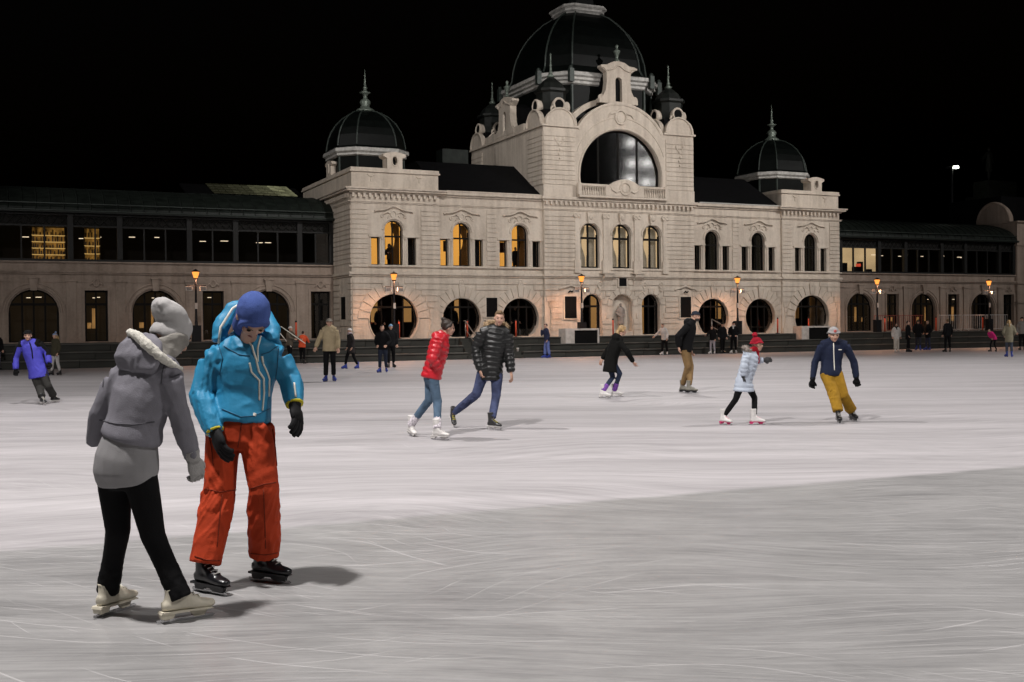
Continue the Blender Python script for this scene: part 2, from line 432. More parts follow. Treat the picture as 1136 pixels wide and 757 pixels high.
# ---- rusticated courses, each strip one stone course
def cuts(u0, u1, z0, z1, ex):
    iv = []
    for e in ex:
        if e[0] == 'c':
            _, cu, cz, R = e
            d = 0 if z0 <= cz <= z1 else min(abs(z0-cz), abs(z1-cz))
            if d < R:
                h = math.sqrt(R*R-d*d); iv.append((cu-h, cu+h))
        else:
            _, a, b, c, d = e
            if c < z1 and d > z0: iv.append((a, b))
    iv.sort(); out = []; x = u0
    for a, b in iv:
        if b <= x or a >= u1: continue
        if a > x+.06: out.append((x, a))
        x = max(x, b)
    if x < u1-.06: out.append((x, u1))
    return out
def courses(u0, u1, zs, ze, pitch, y, ex, proud=.05, gap=.042):
    n = round((ze-zs)/pitch); p = (ze-zs)/n
    for k in range(n):
        z0, z1 = zs+k*p, zs+(k+1)*p-gap
        for a, b in cuts(u0, u1, z0, z1, ex):
            block('stone_course', a+.003, b-.003, y-proud, y+.02, z0, z1, PL, hall)
def vcourses(v0, v1, zs, ze, pitch, u, proud=.05, gap=.042):
    n = round((ze-zs)/pitch); p = (ze-zs)/n
    for k in range(n):
        block('stone_course', u-proud, u+.02, v0, v1, zs+k*p, zs+(k+1)*p-gap, PL, hall)
EXC = [('c', c, cz, r+.64) for c, cz, r, _ in CIRC]
EXC += [('c', c, 2.82, 1.0) for c in TDOOR] + [('r', c-.63, c+.63, 1, 2.82) for c in TDOOR] + [('c', .03, 2.75, 1.0), ('r', -.68, .74, 1, 2.75)]
EXC += [('r', -3.84, -2.86, 1.95, 3.95), ('r', 3.84, 4.8, 1.95, 3.95), ('r', -8.55, -7.65, 2.05, 3.35), ('r', -.35, .42, 3.6, 4.4)]
SECT = ((-15.98, -11.14, -.12), (-11.12, -4.96, 0), (-4.94, 4.97, -.2), (4.99, 11.49, 0), (11.51, 16.03, -.12))
for u0, u1, y in SECT:
    courses(u0, u1, 1.42, 4.28, .318, y, EXC)
    block('plinth', u0, u1, y-.075, y+.05, B0, 1.39, PL, hall) if False else None
    for a, b in cuts(u0, u1, B0, 1.39, EXC): block('plinth_stone', a+.003, b-.003, y-.08, y+.02, B0, 1.385, PL, hall)
for u0, u1, y in ((-15.98, -15.12, -.12), (-12.2, -11.14, -.12), (-8.36, -7.78, 0), (-4.94, -2.95, -.2), (2.98, 4.97, -.2), (7.86, 8.36, 0), (11.51, 12.26, -.12), (15.24, 16.03, -.12)):
    courses(u0, u1, 5.0, 8.02, .25, y, [], .04, .038)
vcourses(-.05, 3.05, 1.42, 4.28, .318, -16) if False else None
for (v0, v1) in ((-.09, .55), (1.95, 3.08)): vcourses(v0, v1, 1.42, 4.28, .318, -16.0)
vcourses(-.09, 3.08, 5.0, 8.02, .25, -16.0, .04, .038)
# voussoirs round the circular doors
VM = {}
for c, cz, r, y in CIRC:
    n = 13
    for i in range(n):
        key = (round(r, 2), i)
        if key not in VM:
            a0, a1 = math.radians(2+176*i/n+.9), math.radians(2+176*(i+1)/n-.9)
            r0, r1 = r+.05, r+.62
            ext = .12 if i == n//2 else 0
            pl = [(r0*math.cos(a0), r0*math.sin(a0)), (r1*math.cos(a0), min(r1*math.sin(a0)+ext, 2.2)), (r1*math.cos(a1), min(r1*math.sin(a1)+ext, 2.2)), (r0*math.cos(a1), r0*math.sin(a1))]
            VM[key] = MB().prism(pl, -.055-ext*.3, .02).mesh('voussoir'); VM[key].materials.append(PL)
        o = link('voussoir', VM[key], None, hall); o.location = (c, y, cz)
    MB().torus((c, y-.02, cz), r+.02, .045, 'Y', 32, 6, math.radians(-40), math.radians(220)).build('door_surround', PL, hall)
for c, cz, r in [(x, 2.82, .61) for x in TDOOR] + [(.03, 2.75, .66)]:
    for i in range(7):
        a0, a1 = math.radians(180*i/7+1.5), math.radians(180*(i+1)/7-1.5)
        MB().prism([(c+(r+.05)*math.cos(a0), cz+(r+.05)*math.sin(a0)), (c+(r+.36)*math.cos(a0), cz+(r+.36)*math.sin(a0)), (c+(r+.36)*math.cos(a1), cz+(r+.36)*math.sin(a1)), (c+(r+.05)*math.cos(a1), cz+(r+.05)*math.sin(a1))], -.25, -.18).build('voussoir', PL, hall)
# ---- horizontal mouldings
for u0, u1, y in ((-16, -11.13, -.12), (-11.125, -4.95, 0), (-4.945, 4.98, -.2), (4.985, 11.5, 0), (11.505, 16.05, -.12)):
    l0 = .16 if u0 < -15 else 0; l1 = .16 if u1 > 16 else 0
    e = .12 if abs(u0+4.945) < .01 else 0
    for z0, z1, pr in ((4.32, 4.41, .07), (4.41, 4.50, .15), (4.50, 4.55, .10), (4.80, 4.88, .07), (8.10, 8.16, .05), (8.16, 8.20, .09)):
        block('belt_moulding', u0-(l0 if pr > .06 else .04 if l0 else 0)-e*.5, u1+l1*.8+e*.5, y-pr, y+.02, z0, z1-.002, PL, hall)
for z0, z1, pr in ((4.32, 4.41, .07), (4.41, 4.50, .15), (4.50, 4.55, .10), (8.10, 8.16, .05), (8.16, 8.20, .09)):
    block('belt_moulding', -16-pr, -15.98, -.05, 3.1, z0, z1-.004, PL, hall)
def slab(nm, u0, u1, v0, v1, z0, z1, m=PL): return block(nm, u0, u1, v0, v1, z0, z1, m, hall)
# cornices double as roof slabs
for u0, u1 in ((-16, -11.13), (11.5, 16.05)):
    slab('cornice', u0-.10, u1+.10, -.22, 9.8, 8.6, 8.70)
    slab('cornice', u0-.30, u1+.30, -.42, 9.9, 8.703, 8.80)
    slab('cornice', u0-.38, u1+.38, -.50, 9.95, 8.803, 8.88)
    d = MB()
    x = u0+.02
    while x < u1-.1: d.box(x, x+.13, -.31, -.13, 8.40, 8.597); x += .30
    if u0 < 0:
        y = .1
        while y < 9.5: d.box(u0-.20, u0-.01, y, y+.13, 8.40, 8.597); y += .30
    d.build('dentil_row', PL, hall)
    # parapet block and coping
    slab('parapet', u0+.06, u1-.02, -.06, 9.6, 8.883, 9.72)
    slab('parapet_coping', u0-.03, u1+.06, -.15, 9.7, 9.723, 9.80)
    slab('parapet_coping', u0+.02, u1+.02, -.10, 9.65, 9.803, 9.95)
    for q in (.62, .70, .78):
        pass
    for q in (u0+1.1, u1-1.1):
        MB().tube([(q-.18, -.075, 9.62), (q-.08, -.095, 9.52), (q+.08, -.095, 9.52), (q+.18, -.075, 9.62)], .035, 6).tube([(q, -.08, 9.52), (q, -.08, 9.25)], .03, 6).build('parapet_ornament', PL, hall)
for u0, u1, x0, x1 in ((-11.13, -4.95, 0, -.12), (4.98, 11.5, .12, 0)):
    slab('cornice', u0+.11, u1-.11, -.10, 9.6, 8.6, 8.70); slab('cornice', u0+.31, u1-.14, -.22, 9.6, 8.703, 8.86)
    slab('gutter', u0+.40, u1-.15, -.25, .1, 8.863, 8.93, WHITEM if u0 > 0 else PL)
    MB().prism([(.05, 8.93), (9.5, 8.93), (9.5, 9.4), (6.2, 11.0), (3.6, 11.0)], u0+.05, u1-.02, lambda a, y, b: (y, a, b)).build('slate_roof', ROOFD, hall)
# roof clutter between dome and tower
MB().box(-9.2, -7.6, 4.2, 5.2, 10.9, 11.9).build('chimney', ROOFM, hall)
# tower cornice at first floor level
slab('cornice', -5.05, 5.08, -.32, 9.9, 8.6, 8.70); slab('cornice', -5.12, 5.15, -.42, 9.9, 8.703, 8.86)
d = MB(); x = -4.9
while x < 4.9: d.box(x, x+.13, -.38, -.21, 8.40, 8.597); x += .30
d.build('dentil_row', PL, hall)

# ---- glazing
def bars_window(u0, u1, z0, z1, y, top=None, mull=(.5,), trans=(), w=.05, gm=GLASS, name='window', parent=hall, fm=DARKW):
    """frame of bars with one pane object per light; top(u) limits the height for round heads"""
    T = top or (lambda u: z1)
    f = MB(); us = [u0] + [u0+(u1-u0)*m for m in mull] + [u1]
    for i, u in enumerate(us):
        a, b = (u, u+w) if i == 0 else (u-w, u) if i == len(us)-1 else (u-w/2, u+w/2)
        f.box(a, b, y, y+.09, z0, max(z0+.02, min(T(a), T(b))))
    f.box(u0, u1, y+.004, y+.086, z0, z0+w*1.2)
    n = 14 if top else 1
    for i in range(n):
        a, b = u0+(u1-u0)*i/n, u0+(u1-u0)*(i+1)/n
        f.prism([(a, T(a)-w), (b, T(b)-w), (b, T(b)+.01), (a, T(a)+.01)], y+.003, y+.088)
    for t in trans: 
        # transom chord
        ok = [u0+(u1-u0)*i/40 for i in range(41) if T(u0+(u1-u0)*i/40) > t]
        if ok: f.box(min(ok), max(ok), y-.012, y+.095, t-w*.7, t+w*.7)
    fo = f.build(name, fm, parent)
    zz = [z0] + list(trans)
    for i in range(len(us)-1):
        for j in range(len(zz)):
            lo = zz[j]; a, b = us[i], us[i+1]
            hi = (lambda u: min(T(u), zz[j+1])) if j+1 < len(zz) else T
            poly = [(a, lo), (b, lo)] + [(b-(b-a)*k/8, max(lo+.01, hi(b-(b-a)*k/8))) for k in range(9)]
            MB().prism(poly, y+.045, y+.051).build('pane', gm, fo)
    return fo
def ctop(c, cz, r): return lambda u: cz+math.sqrt(max(0, r*r-(u-c)**2))
for c, cz, r, y in CIRC:
    bars_window(c-r+.005, c+r-.005, B0, 9, y+.24, ctop(c, cz, r), (.28, .5, .72), (2.72,), .075, GLASS, 'round_door')
for i, (c, y) in enumerate(TRI):
    gm = GLASS if c < 0 else GLASSD
    bars_window(c-.5, c+.5, 4.9, 9, y+.22, ctop(c, 6.75, .5), (.5,), (6.42,), .06, gm)
    for s in (-1, 1):
        a = c+s*1.005
        bars_window(a-.235, a+.235, 4.9, 6.36, y+.22, None, (), (), .05, gm)
        MB().lathe([(.085, 4.9), (.085, 5.0), (.06, 5.04), (.055, 6.2), (.085, 6.26), (.095, 6.36)], (c+s*.635, y-.01), 10).build('colonnette', PL, hall)
    for s in (-1, 1): block('window_entablature', c+s*.52 if s > 0 else c-1.38, c+1.38 if s > 0 else c-.52, y-.07, y+.02, 6.37, 6.48, PL, hall)
    MB().torus((c, y-.01, 6.75), .60, .07, 'Y', 18, 6, 0, math.pi).build('window_arch', PL, hall)
    block('window_sill', c-1.42, c+1.42, y-.13, y+.05, 4.82, 4.90, PL, hall)
    # eyebrow hood and the carved cluster under it
    pts = [(c+t*1.05, y-.07, 7.74+.14*math.exp(-(t*2.6)**2)*1.6-.05*(abs(t) > .9)) for t in [k/8-1 for k in range(17)]]
    MB().tube(pts, [(.05, .075)]*17, 6, (0, 0, 1)).build('window_hood', PL, hall)
    cl = MB().torus((c, y-.02, 7.56), .15, .05, 'Y', 14, 6, 0, 2*math.pi, 1.15)
    for s in (-1, 1):
        cl.tube([(c+s*.2, y-.02, 7.6), (c+s*.36, y-.05, 7.68), (c+s*.55, y-.04, 7.58), (c+s*.66, y-.02, 7.42)], [.05, .055, .05, .03], 6)
        cl.torus((c+s*.62, y-.03, 7.45), .07, .035, 'Y', 10, 5)
        cl.tube([(c+s*.25, y-.03, 7.5), (c+s*.34, y-.03, 7.38), (c+s*.3, y-.02, 7.28)], .035, 5)
    cl.build('carved_ornament', PL, hall)
for c in TWIN:
    bars_window(c-.62, c+.62, 4.9, 9, .03, ctop(c, 6.81, .62), (.5,), (6.62,), .085, GLASS)
    MB().torus((c, -.22, 6.81), .70, .055, 'Y', 18, 6, 0, math.pi).build('window_arch', PL, hall)
    MB().prism([(c-.14, 7.42), (c+.14, 7.42), (c+.22, 8.05), (c-.22, 8.05)], -.36, -.18).ball((c, -.36, 7.78), (.13, .08, .16)).build('keystone', PL, hall)
for c in TDOOR:
    bars_window(c-.61, c+.61, B0, 9, .05, ctop(c, 2.82, .61), (.5,), (2.75,), .085, GLASS, 'arched_door')
# engaged pilasters with consoles between the tower windows
for c in (-1.03, 1.02, -2.9, 2.93):
    w = .17 if abs(c) < 2 else .13
    p = MB().box(c-w, c+w, -.27, -.18, 5.35, 7.72).box(c-w*1.35, c+w*1.35, -.31, -.18, 7.72, 7.98)
    p.box(c-w*1.5, c+w*1.5, -.34, -.18, 4.62, 5.35)
    p.build('pilaster', PL, hall)
    if abs(c) < 2:
        q = MB().prism([(-.60, 4.58), (-.18, 4.58), (-.18, 3.85), (-.26, 3.9), (-.34, 4.2), (-.55, 4.4)], c-.28, c+.28, lambda a, y, b: (y, a, b))
        q.box(c-.42, c+.42, -.64, -.18, 4.583, 4.66)
        q.build('console', PL, hall)
    o = MB()
    for s in (-1, 1): o.torus((c+s*.12, -.3, 7.86), .09, .045, 'Y', 10, 5)
    o.build('carved_capital', PL, hall)
for s in (-1.45, 1.5, -2.6, 2.65):
    o = MB().torus((s, -.24, 3.95), .13, .05, 'Y', 12, 5, 0, 2*math.pi, 1.3).ball((s, -.24, 3.72), (.09, .05, .16), 8, 6)
    o.build('carved_ornament', PL, hall)
for c in (-9.85, -6.36, 6.44, 9.92, -13.74, 13.8):
    y = -.12 if abs(c) > 12 else 0
    o = MB().torus((c, y-.06, 4.02), .11, .045, 'Y', 12, 5, 0, 2*math.pi, 1.5).ball((c, y-.06, 4.02), (.08, .07, .13), 8, 6)
    o.build('carved_ornament', PL, hall)
# ---- black notice boards on the wall, with little pediments
BOARD = mat('board_black', (.006, .006, .006), .8, spec=.1)
for a, b, z0, z1 in ((-3.72, -2.99, 2.08, 3.30), (3.96, 4.68, 2.08, 3.29)):
    f = MB().box(a-.09, b+.09, -.27, -.19, z0-.09, z1+.09).build('notice_board', PL, hall)
    block('board_face', a, b, -.29, -.272, z0, z1, BOARD, f)
    c = (a+b)/2
    MB().tube([(c-.75, -.27, 3.72), (c-.3, -.27, 3.82), (c, -.28, 3.92), (c+.3, -.27, 3.82), (c+.75, -.27, 3.72)], [(.06, .05)]*5, 6, (0, 0, 1)).build('board_pediment', PL, hall)
    MB().tube([(c-.16, -.3, 3.52), (c-.05, -.33, 3.6), (c+.06, -.33, 3.55), (c+.18, -.3, 3.63)], [.03, .05, .05, .02], 6).build('board_crest', BOARD, hall)
f = MB().box(-8.5, -7.7, -.05, .02, 2.1, 3.3).build('notice_board', PL, hall); block('board_face', -8.42, -7.78, -.075, -.052, 2.18, 3.22, BOARD, f)
f = MB().box(-.28, .36, -.27, -.19, 3.82, 4.42).build('notice_board', PL, hall); block('board_face', -.20, .28, -.29, -.272, 3.90, 4.36, BOARD, f)
f = MB().box(-16.06, -15.99, .60, 1.85, 1.75, 3.45).build('side_window', PL, hall); block('board_face', -16.075, -16.062, .85, 1.6, 2.1, 3.28, BOARD, f)
# ---- niche with a statue
NM = mat('niche_stone', (.30, .26, .23), .85, 0, .2, 4)
MB().box(-.75, .80, .18, .26, B0, 3.6).build('niche_back', PL, hall)

# ---- tower above the main cornice
T0 = 8.863
outer = [(-4.95, T0), (4.98, T0), (4.98, 12.75), (2.85, 12.75)] + arc(.03, 11.12, 3.27, 30, 150, 24) + [(-2.8, 12.75), (-4.95, 12.75)]
a_ = math.degrees(math.asin((9.62-10.14)/2.68))
plate_mb(outer, [arc(.05, 10.14, 2.68, a_, 180-a_, 32)], -.2, .2).build('tower_front', PL, hall)
MB().box(-4.95, -4.6, .203, 9.9, T0, 12.75).build('tower_side', PL, hall)
MB().box(4.63, 4.98, .203, 9.9, T0, 12.75).build('tower_side', PL, hall)
MB().box(-4.59, 4.62, 9.55, 9.9, T0, 12.75).build('tower_side', PL, hall)
for u0, u1 in ((-4.94, -2.98), (3.05, 4.97)):
    courses(u0, u1, 9.55, 12.5, .27, -.2, [], .04, .038)
    block('pier_base', u0-.05, u1+.02, -.28, -.15, T0+.003, 9.52, PL, hall)
vcourses(-.17, 1.7, 9.55, 12.5, .27, -4.95, .04, .038)
vcourses(8.2, 9.85, 9.55, 12.5, .27, -4.95, .04, .038)
# carved drops on the piers
for c in (-3.95, 4.0):
    o = MB().torus((c, -.25, 12.05), .22, .05, 'Y', 14, 5, math.pi, 2*math.pi)
    for k, (dx, dz, r) in enumerate(((-.24, 12.1, .1), (.24, 12.1, .1), (0, 11.8, .12), (.05, 11.5, .1), (-.04, 11.25, .08), (0, 11.0, .06))): o.ball((c+dx, -.24, dz), (r, .07, r*1.2), 8, 6)
    o.build('carved_ornament', PL, hall)
MB().tube([(p[0], -.21, p[1]) for p in arc(.05, 10.14, 2.76, a_, 180-a_, 32)], .07, 6).build('archivolt', PL, hall)
MB().tube([(p[0], -.21, p[1]) for p in arc(.03, 11.12, 3.2, 30, 150, 32)], [(.05, .10)]*33, 6, (0, 1, 0)).build('archivolt', PL, hall)
MB().tube([(p[0], -.20, p[1]) for p in arc(.05, 10.5, 3.02, 18, 162, 32)], .035, 6).build('archivolt', PL, hall)
o = MB().torus((.03, -.23, 13.55), .36, .06, 'Y', 18, 6, 0, 2*math.pi, 1.1).ball((.03, -.22, 13.5), (.26, .07, .3), 10, 6)
for s in (-1, 1): o.tube([(.03+s*.3, -.23, 13.8), (.03+s*.7, -.24, 13.72), (.03+s*.85, -.22, 13.5)], [.06, .07, .03], 6)
o.build('carved_shield', PL, hall)
MB().prism(arc(.03, 11.0, 3.15, 28, 152, 20), .205, 3.2).build('vault_roof', ROOFD, hall)
vl = arc(.03, 11.1, 3.72, 26, 154, 24) + arc(.03, 11.1, 3.4, 154, 26, 24)
MB().prism(vl, .75, 1.15).build('rear_arch', PL, hall)
# coping round the tower top
slab('tower_coping', -5.06, -2.75, -.31, 1.9, 12.753, 12.86); slab('tower_coping', 2.9, 5.09, -.31, 1.9, 12.753, 12.86)
slab('tower_coping', -5.06, -4.5, 1.903, 10.0, 12.753, 12.86); slab('tower_coping', 4.5, 5.09, 1.903, 10.0, 12.753, 12.86)
slab('tower_parapet', -4.93, -4.6, 2.3, 7.8, 12.863, 13.3); slab('tower_parapet', 4.6, 4.93, 2.3, 7.8, 12.863, 13.3)
slab('tower_deck', -4.59, 4.62, 3.25, 9.54, 12.60, 12.752, ROOFD)
# lunette glazing
lun = bars_window(.05-2.63, .05+2.63, 9.62, 20, .06, lambda u: 10.14+math.sqrt(max(0, 2.68**2-(u-.05)**2)), (.24, .49, .73), (), .10, GLASSL, 'lunette_window')
# balcony
slab('balcony_floor', -2.9, 2.95, -.62, -.15, 8.863, 8.98)
slab('balcony_rail', -2.9, -1.1, -.60, -.42, 9.50, 9.62); slab('balcony_rail', 1.15, 2.95, -.60, -.42, 9.50, 9.62)
BAL = MB().lathe([(.05, 0), (.05, .05), (.035, .08), (.06, .2), (.03, .4), (.05, .52)], (0, 0), 8).mesh('baluster', True); BAL.materials.append(PL)
for a, b in ((-2.75, -1.25), (1.3, 2.8)):
    for k in range(11):
        o = link('baluster', BAL, None, hall); o.location = (a+(b-a)*k/10, -.51, 8.98)
for q in (-2.88, 2.82): slab('balcony_post', q-.1, q+.12, -.63, -.40, 8.985, 9.64)
cp = [(-1.25, 8.98), (1.3, 8.98), (1.3, 9.58), (1.0, 9.62), (.7, 9.80), (.35, 9.92), (.03, 9.96), (-.3, 9.92), (-.65, 9.80), (-.95, 9.62), (-1.25, 9.58)]
MB().prism(cp, -.64, -.40).build('balcony_panel', PL, hall)
o = MB().torus((.03, -.66, 9.42), .34, .06, 'Y', 20, 6).ball((.03, -.65, 9.42), (.25, .06, .25), 12, 6)
for s in (-1, 1): o.tube([(.03+s*.36, -.66, 9.3), (.03+s*.6, -.67, 9.2), (.03+s*.85, -.66, 9.35), (.03+s*.95, -.65, 9.52)], [.06, .07, .06, .03], 6)
o.build('cartouche', PL, hall)

# ---- gabled dormers with volutes
def dormer(nm, w, h, M, dark=BOARD):
    """local: x across, -y front, z up"""
    base = [(-w*.98, 0), (w*.98, 0), (w*.98, h*.10), (w*.80, h*.16), (w*.66, h*.30), (w*.60, h*.5), (w*.62, h*.72), (w*.9, h*.83), (w*.88, h*.88), (w*.55, h*.9), (w*.32, h*.97), (0, h),
            (-w*.32, h*.97), (-w*.55, h*.9), (-w*.88, h*.88), (-w*.9, h*.83), (-w*.62, h*.72), (-w*.60, h*.5), (-w*.66, h*.30), (-w*.80, h*.16), (-w*.98, h*.10)]
    hole = arch_poly(0, w*.17, h*.05, h*.62, 10)
    o = plate_mb(base, [hole], 0, .42).build(nm, PL, hall); o.matrix_local = M
    b = MB().box(-w*.3, w*.3, .25, .35, h*.02, h*.65).build('dormer_recess', dark, o)
    for s in (-1, 1):
        MB().torus((s*w*.86, .1, h*.12), w*.10, w*.06, 'Y', 10, 5).tube([(s*w*.62, .0, h*.75), (s*w*.75, -.02, h*.82), (s*w*.92, 0, h*.84)], w*.05, 6).build('volute', PL, o)
    MB().tube([(-w*.55, -.02, h*.76), (-w*.3, -.03, h*.80), (0, -.03, h*.9), (w*.3, -.03, h*.80), (w*.55, -.02, h*.76)], w*.035, 6).build('dormer_moulding', PL, o)
    MB().lathe([(.16, h), (.18, h+.06), (.08, h+.14), (.10, h+.3), (.20, h+.55), (.22, h+.62), (.10, h+.68), (.06, h+.8), (.11, h+.9), (.02, h+1.0)], (0, .2), 10).build('urn', FINM, o, True)
    MB().prism([(-w*.55, 0), (w*.55, 0), (w*.55, h*.7), (0, h*.85), (-w*.55, h*.7)], .43, 2.3).build('dormer_roof', ROOFD, o)
    return o
dormer('dormer', 1.30, 2.45, Matrix.Translation((.12, .12, 14.40)))
dormer('dormer', 1.30, 2.30, Matrix.Translation((-4.95, 4.9, 13.0)) @ Matrix.Rotation(-math.pi/2, 4, 'Z'))
dormer('dormer', 1.30, 2.30, Matrix.Translation((4.98, 4.9, 13.0)) @ Matrix.Rotation(math.pi/2, 4, 'Z'))
# ---- corner turrets on the piers
for (cx, cy) in ((-3.9, .85), (3.95, .85), (-3.9, 8.95), (3.95, 8.95)):
    tb = MB().box(cx-.85, cx+.85, cy-.85, cy+.85, 12.863, 13.75).build('turret_base', ROOFD, hall)
    fs = [(0, -1)] + [(-1, 0) if cx < 0 else (1, 0)]
    for dx, dy in ((0, -1), (-1, 0), (1, 0)):
        if dy: f = lambda a, y, b: (cx+a, cy-1.12+y, b)
        elif dx < 0: f = lambda a, y, b: (cx-1.1+y, cy+a, b)
        else: f = lambda a, y, b: (cx+1.1-y, cy+a, b)
        MB().prism([(p[0], p[1]) for p in arc(0, 12.863, .92, 0, 180, 14)], 0, .55, f).build('lunette_pediment', PL, hall)
        rim = MB()
        pts = [f(p[0], -.02, p[1]) for p in arc(0, 12.88, .90, 0, 180, 14)]
        rim.tube(pts, .06, 6); rim.build('pediment_rim', PL, hall)
        # round tube-like oculus above the lunette
        c0 = Vector(f(0, .12, 14.02)); c1 = Vector(f(0, 1.0, 14.02)); ax = (c1-c0).normalized()
        tb_ = MB().tube([c0, c0+ax*.1, c0+ax*.9], [.40, .37, .25], 14); oc = tb_.build('oculus', PL, hall, True)
        MB().tube([c0-ax*.02, c0+ax*.05], .27, 14).build('oculus_opening', BOARD, oc)
        MB().torus((0, 0, 0), .33, .07, 'Y' if dy else 'X', 14, 6).build('oculus_ring', PL, oc).location = c0
    MB().octo([(.62, 13.76), (.70, 14.2), (.74, 14.75), (.86, 14.85), (.86, 14.98), (.72, 15.03), (.55, 15.35), (.30, 15.6), (.16, 15.7)], (cx, cy), .55).build('turret_cap', mat('turret_metal', (.012, .014, .012), .5, .1, .4, 4), hall)
    MB().lathe([(.16, 15.68), (.24, 15.78), (.10, 15.9), (.12, 16.0), (.07, 16.1), (.06, 16.35), (.09, 16.4), (.05, 16.46), (.04, 16.95), (.06, 17.0), (.01, 17.1)], (cx, cy), 8).build('turret_finial', FINM, hall, True)
    sc = MB()
    for s in (-1, 1): sc.torus((cx+s*.3, cy-.95, 13.75), .18, .06, 'Y', 10, 5)
    sc.build('carved_ornament', PL, hall)
# ---- the great dome
DC = (.08, 4.9)
K = .66
MB().octo([(3.62, 12.6), (3.62, 15.55)], DC, K).build('dome_drum', DOMEM, hall)
MB().octo([(3.66, 15.55), (3.78, 15.62), (3.78, 15.75), (3.90, 15.82), (3.90, 15.95), (4.04, 16.03), (4.04, 16.22), (3.98, 16.26)], DC, K).build('dome_cornice', WHITEM, hall)
DP = [(4.0, 16.262), (3.55, 16.42), (3.40, 16.75), (3.33, 17.4), (3.17, 18.05), (2.92, 18.66), (2.60, 19.22), (2.20, 19.72), (1.76, 20.15), (1.30, 20.45)]
dm = MB().octo(DP, DC, K).build('dome', DOMEM, hall)
for i in range(8):
    pts = []
    for a, z in DP:
        h = a*K; x, y = ((h,-a),(a,-h),(a,h),(h,a),(-h,a),(-a,h),(-a,-h),(-h,-a))[i]
        pts.append((DC[0]+x*1.01, DC[1]+y*1.01, z+.02))
    MB().tube(pts[1:], .055, 6).build('dome_rib', RIBM, dm)
    h = 4.07*K; x, y = ((h,-4.07),(4.07,-h),(4.07,h),(h,4.07),(-h,4.07),(-4.07,h),(-4.07,-h),(-h,-4.07))[i]
    MB().box(DC[0]+x-.14, DC[0]+x+.14, DC[1]+y-.14, DC[1]+y+.14, 15.6, 16.35).ball((DC[0]+x, DC[1]+y, 16.42), .13, 8, 6).build('dome_bracket', RIBM, dm)
    x, y = x*.9, y*.9
    MB().tube([(DC[0]+x, DC[1]+y, 13), (DC[0]+x, DC[1]+y, 15.55)], .09, 6).build('drum_rib', RIBM, dm)
MB().octo([(1.2, 20.46), (1.25, 20.55), (1.35, 20.62), (1.35, 20.74), (1.48, 20.84), (1.48, 20.96), (.9, 21.0)], DC, K).build('lantern_cornice', WHITEM, hall)
MB().octo([(.9, 21.01), (.9, 22.6), (1.4, 22.7), (1.2, 22.9), (.9, 23.5), (.3, 24.0), (.08, 25.2)], DC, K).build('lantern', DOMEM, hall)
# ---- the two small domes
def small_dome(cx, cy):
    c = (cx, cy); k = .58
    MB().octo([(1.85, 9.953), (1.85, 10.95)], c, k).build('dome_drum', DOMEM, hall)
    MB().octo([(1.88, 10.95), (1.98, 11.0), (1.98, 11.1), (2.10, 11.2), (2.10, 11.36), (2.06, 11.40)], c, k).build('dome_cornice', WHITEM, hall)
    P_ = [(2.10, 11.402), (1.92, 11.52), (1.88, 11.8), (1.82, 12.15), (1.68, 12.55), (1.45, 12.95), (1.13, 13.3), (.76, 13.55), (.40, 13.68)]
    d_ = MB().octo(P_, c, k).build('dome', DOMEM, hall)
    for i in range(8):
        pts = []
        for a, z in P_:
            h = a*k; x, y = ((h,-a),(a,-h),(a,h),(h,a),(-h,a),(-a,h),(-a,-h),(-h,-a))[i]
            pts.append((cx+x*1.012, cy+y*1.012, z+.015))
        MB().tube(pts[1:], .042, 6).build('dome_rib', RIBM, d_)
        x, y, _ = pts[2]; 
        MB().tube([(cx+(x-cx)*.97, cy+(y-cy)*.97, 9.96), (cx+(x-cx)*.97, cy+(y-cy)*.97, 10.95)], .07, 6).build('drum_rib', RIBM, d_)
    MB().lathe([(.52, 13.66), (.52, 13.76), (.40, 13.84), (.28, 13.92), (.24, 14.02), (.32, 14.2), (.26, 14.32), (.14, 14.4), (.10, 14.55), (.20, 14.68), (.34, 14.74), (.12, 14.82), (.09, 14.95), (.14, 15.0), (.07, 15.08), (.055, 15.4), (.03, 15.7), (.01, 16.05)], c, 10).build('dome_finial', FINM, hall, True)
small_dome(-13.75, 4.3); small_dome(13.95, 3.9)
def oculus_dormer(M):
    pl = [(-.42, 0), (.42, 0), (.42, .55), (.62, .66), (.62, .78), (.3, .86), (0, .90), (-.3, .86), (-.62, .78), (-.62, .66), (-.42, .55)]
    ov = [(.15*math.cos(a), .42+.24*math.sin(a)) for a in [2*math.pi*i/14 for i in range(14)]]
    o = plate_mb(pl, [ov], 0, .75).build('oculus_dormer', PL, hall); o.matrix_local = M
    MB().box(-.25, .25, .3, .4, .1, .75).build('dormer_recess', BOARD, o)
    MB().torus((0, -.01, .42), .17, .04, 'Y', 16, 5, 0, 2*math.pi, 1.55).build('oculus_ring', PL, o)
oculus_dormer(Matrix.Translation((-13.55, 0.0, 9.952))); oculus_dormer(Matrix.Translation((-15.9, 4.3, 9.952)) @ Matrix.Rotation(-math.pi/2, 4, 'Z'))
oculus_dormer(Matrix.Translation((14.35, 0.0, 9.952))); 

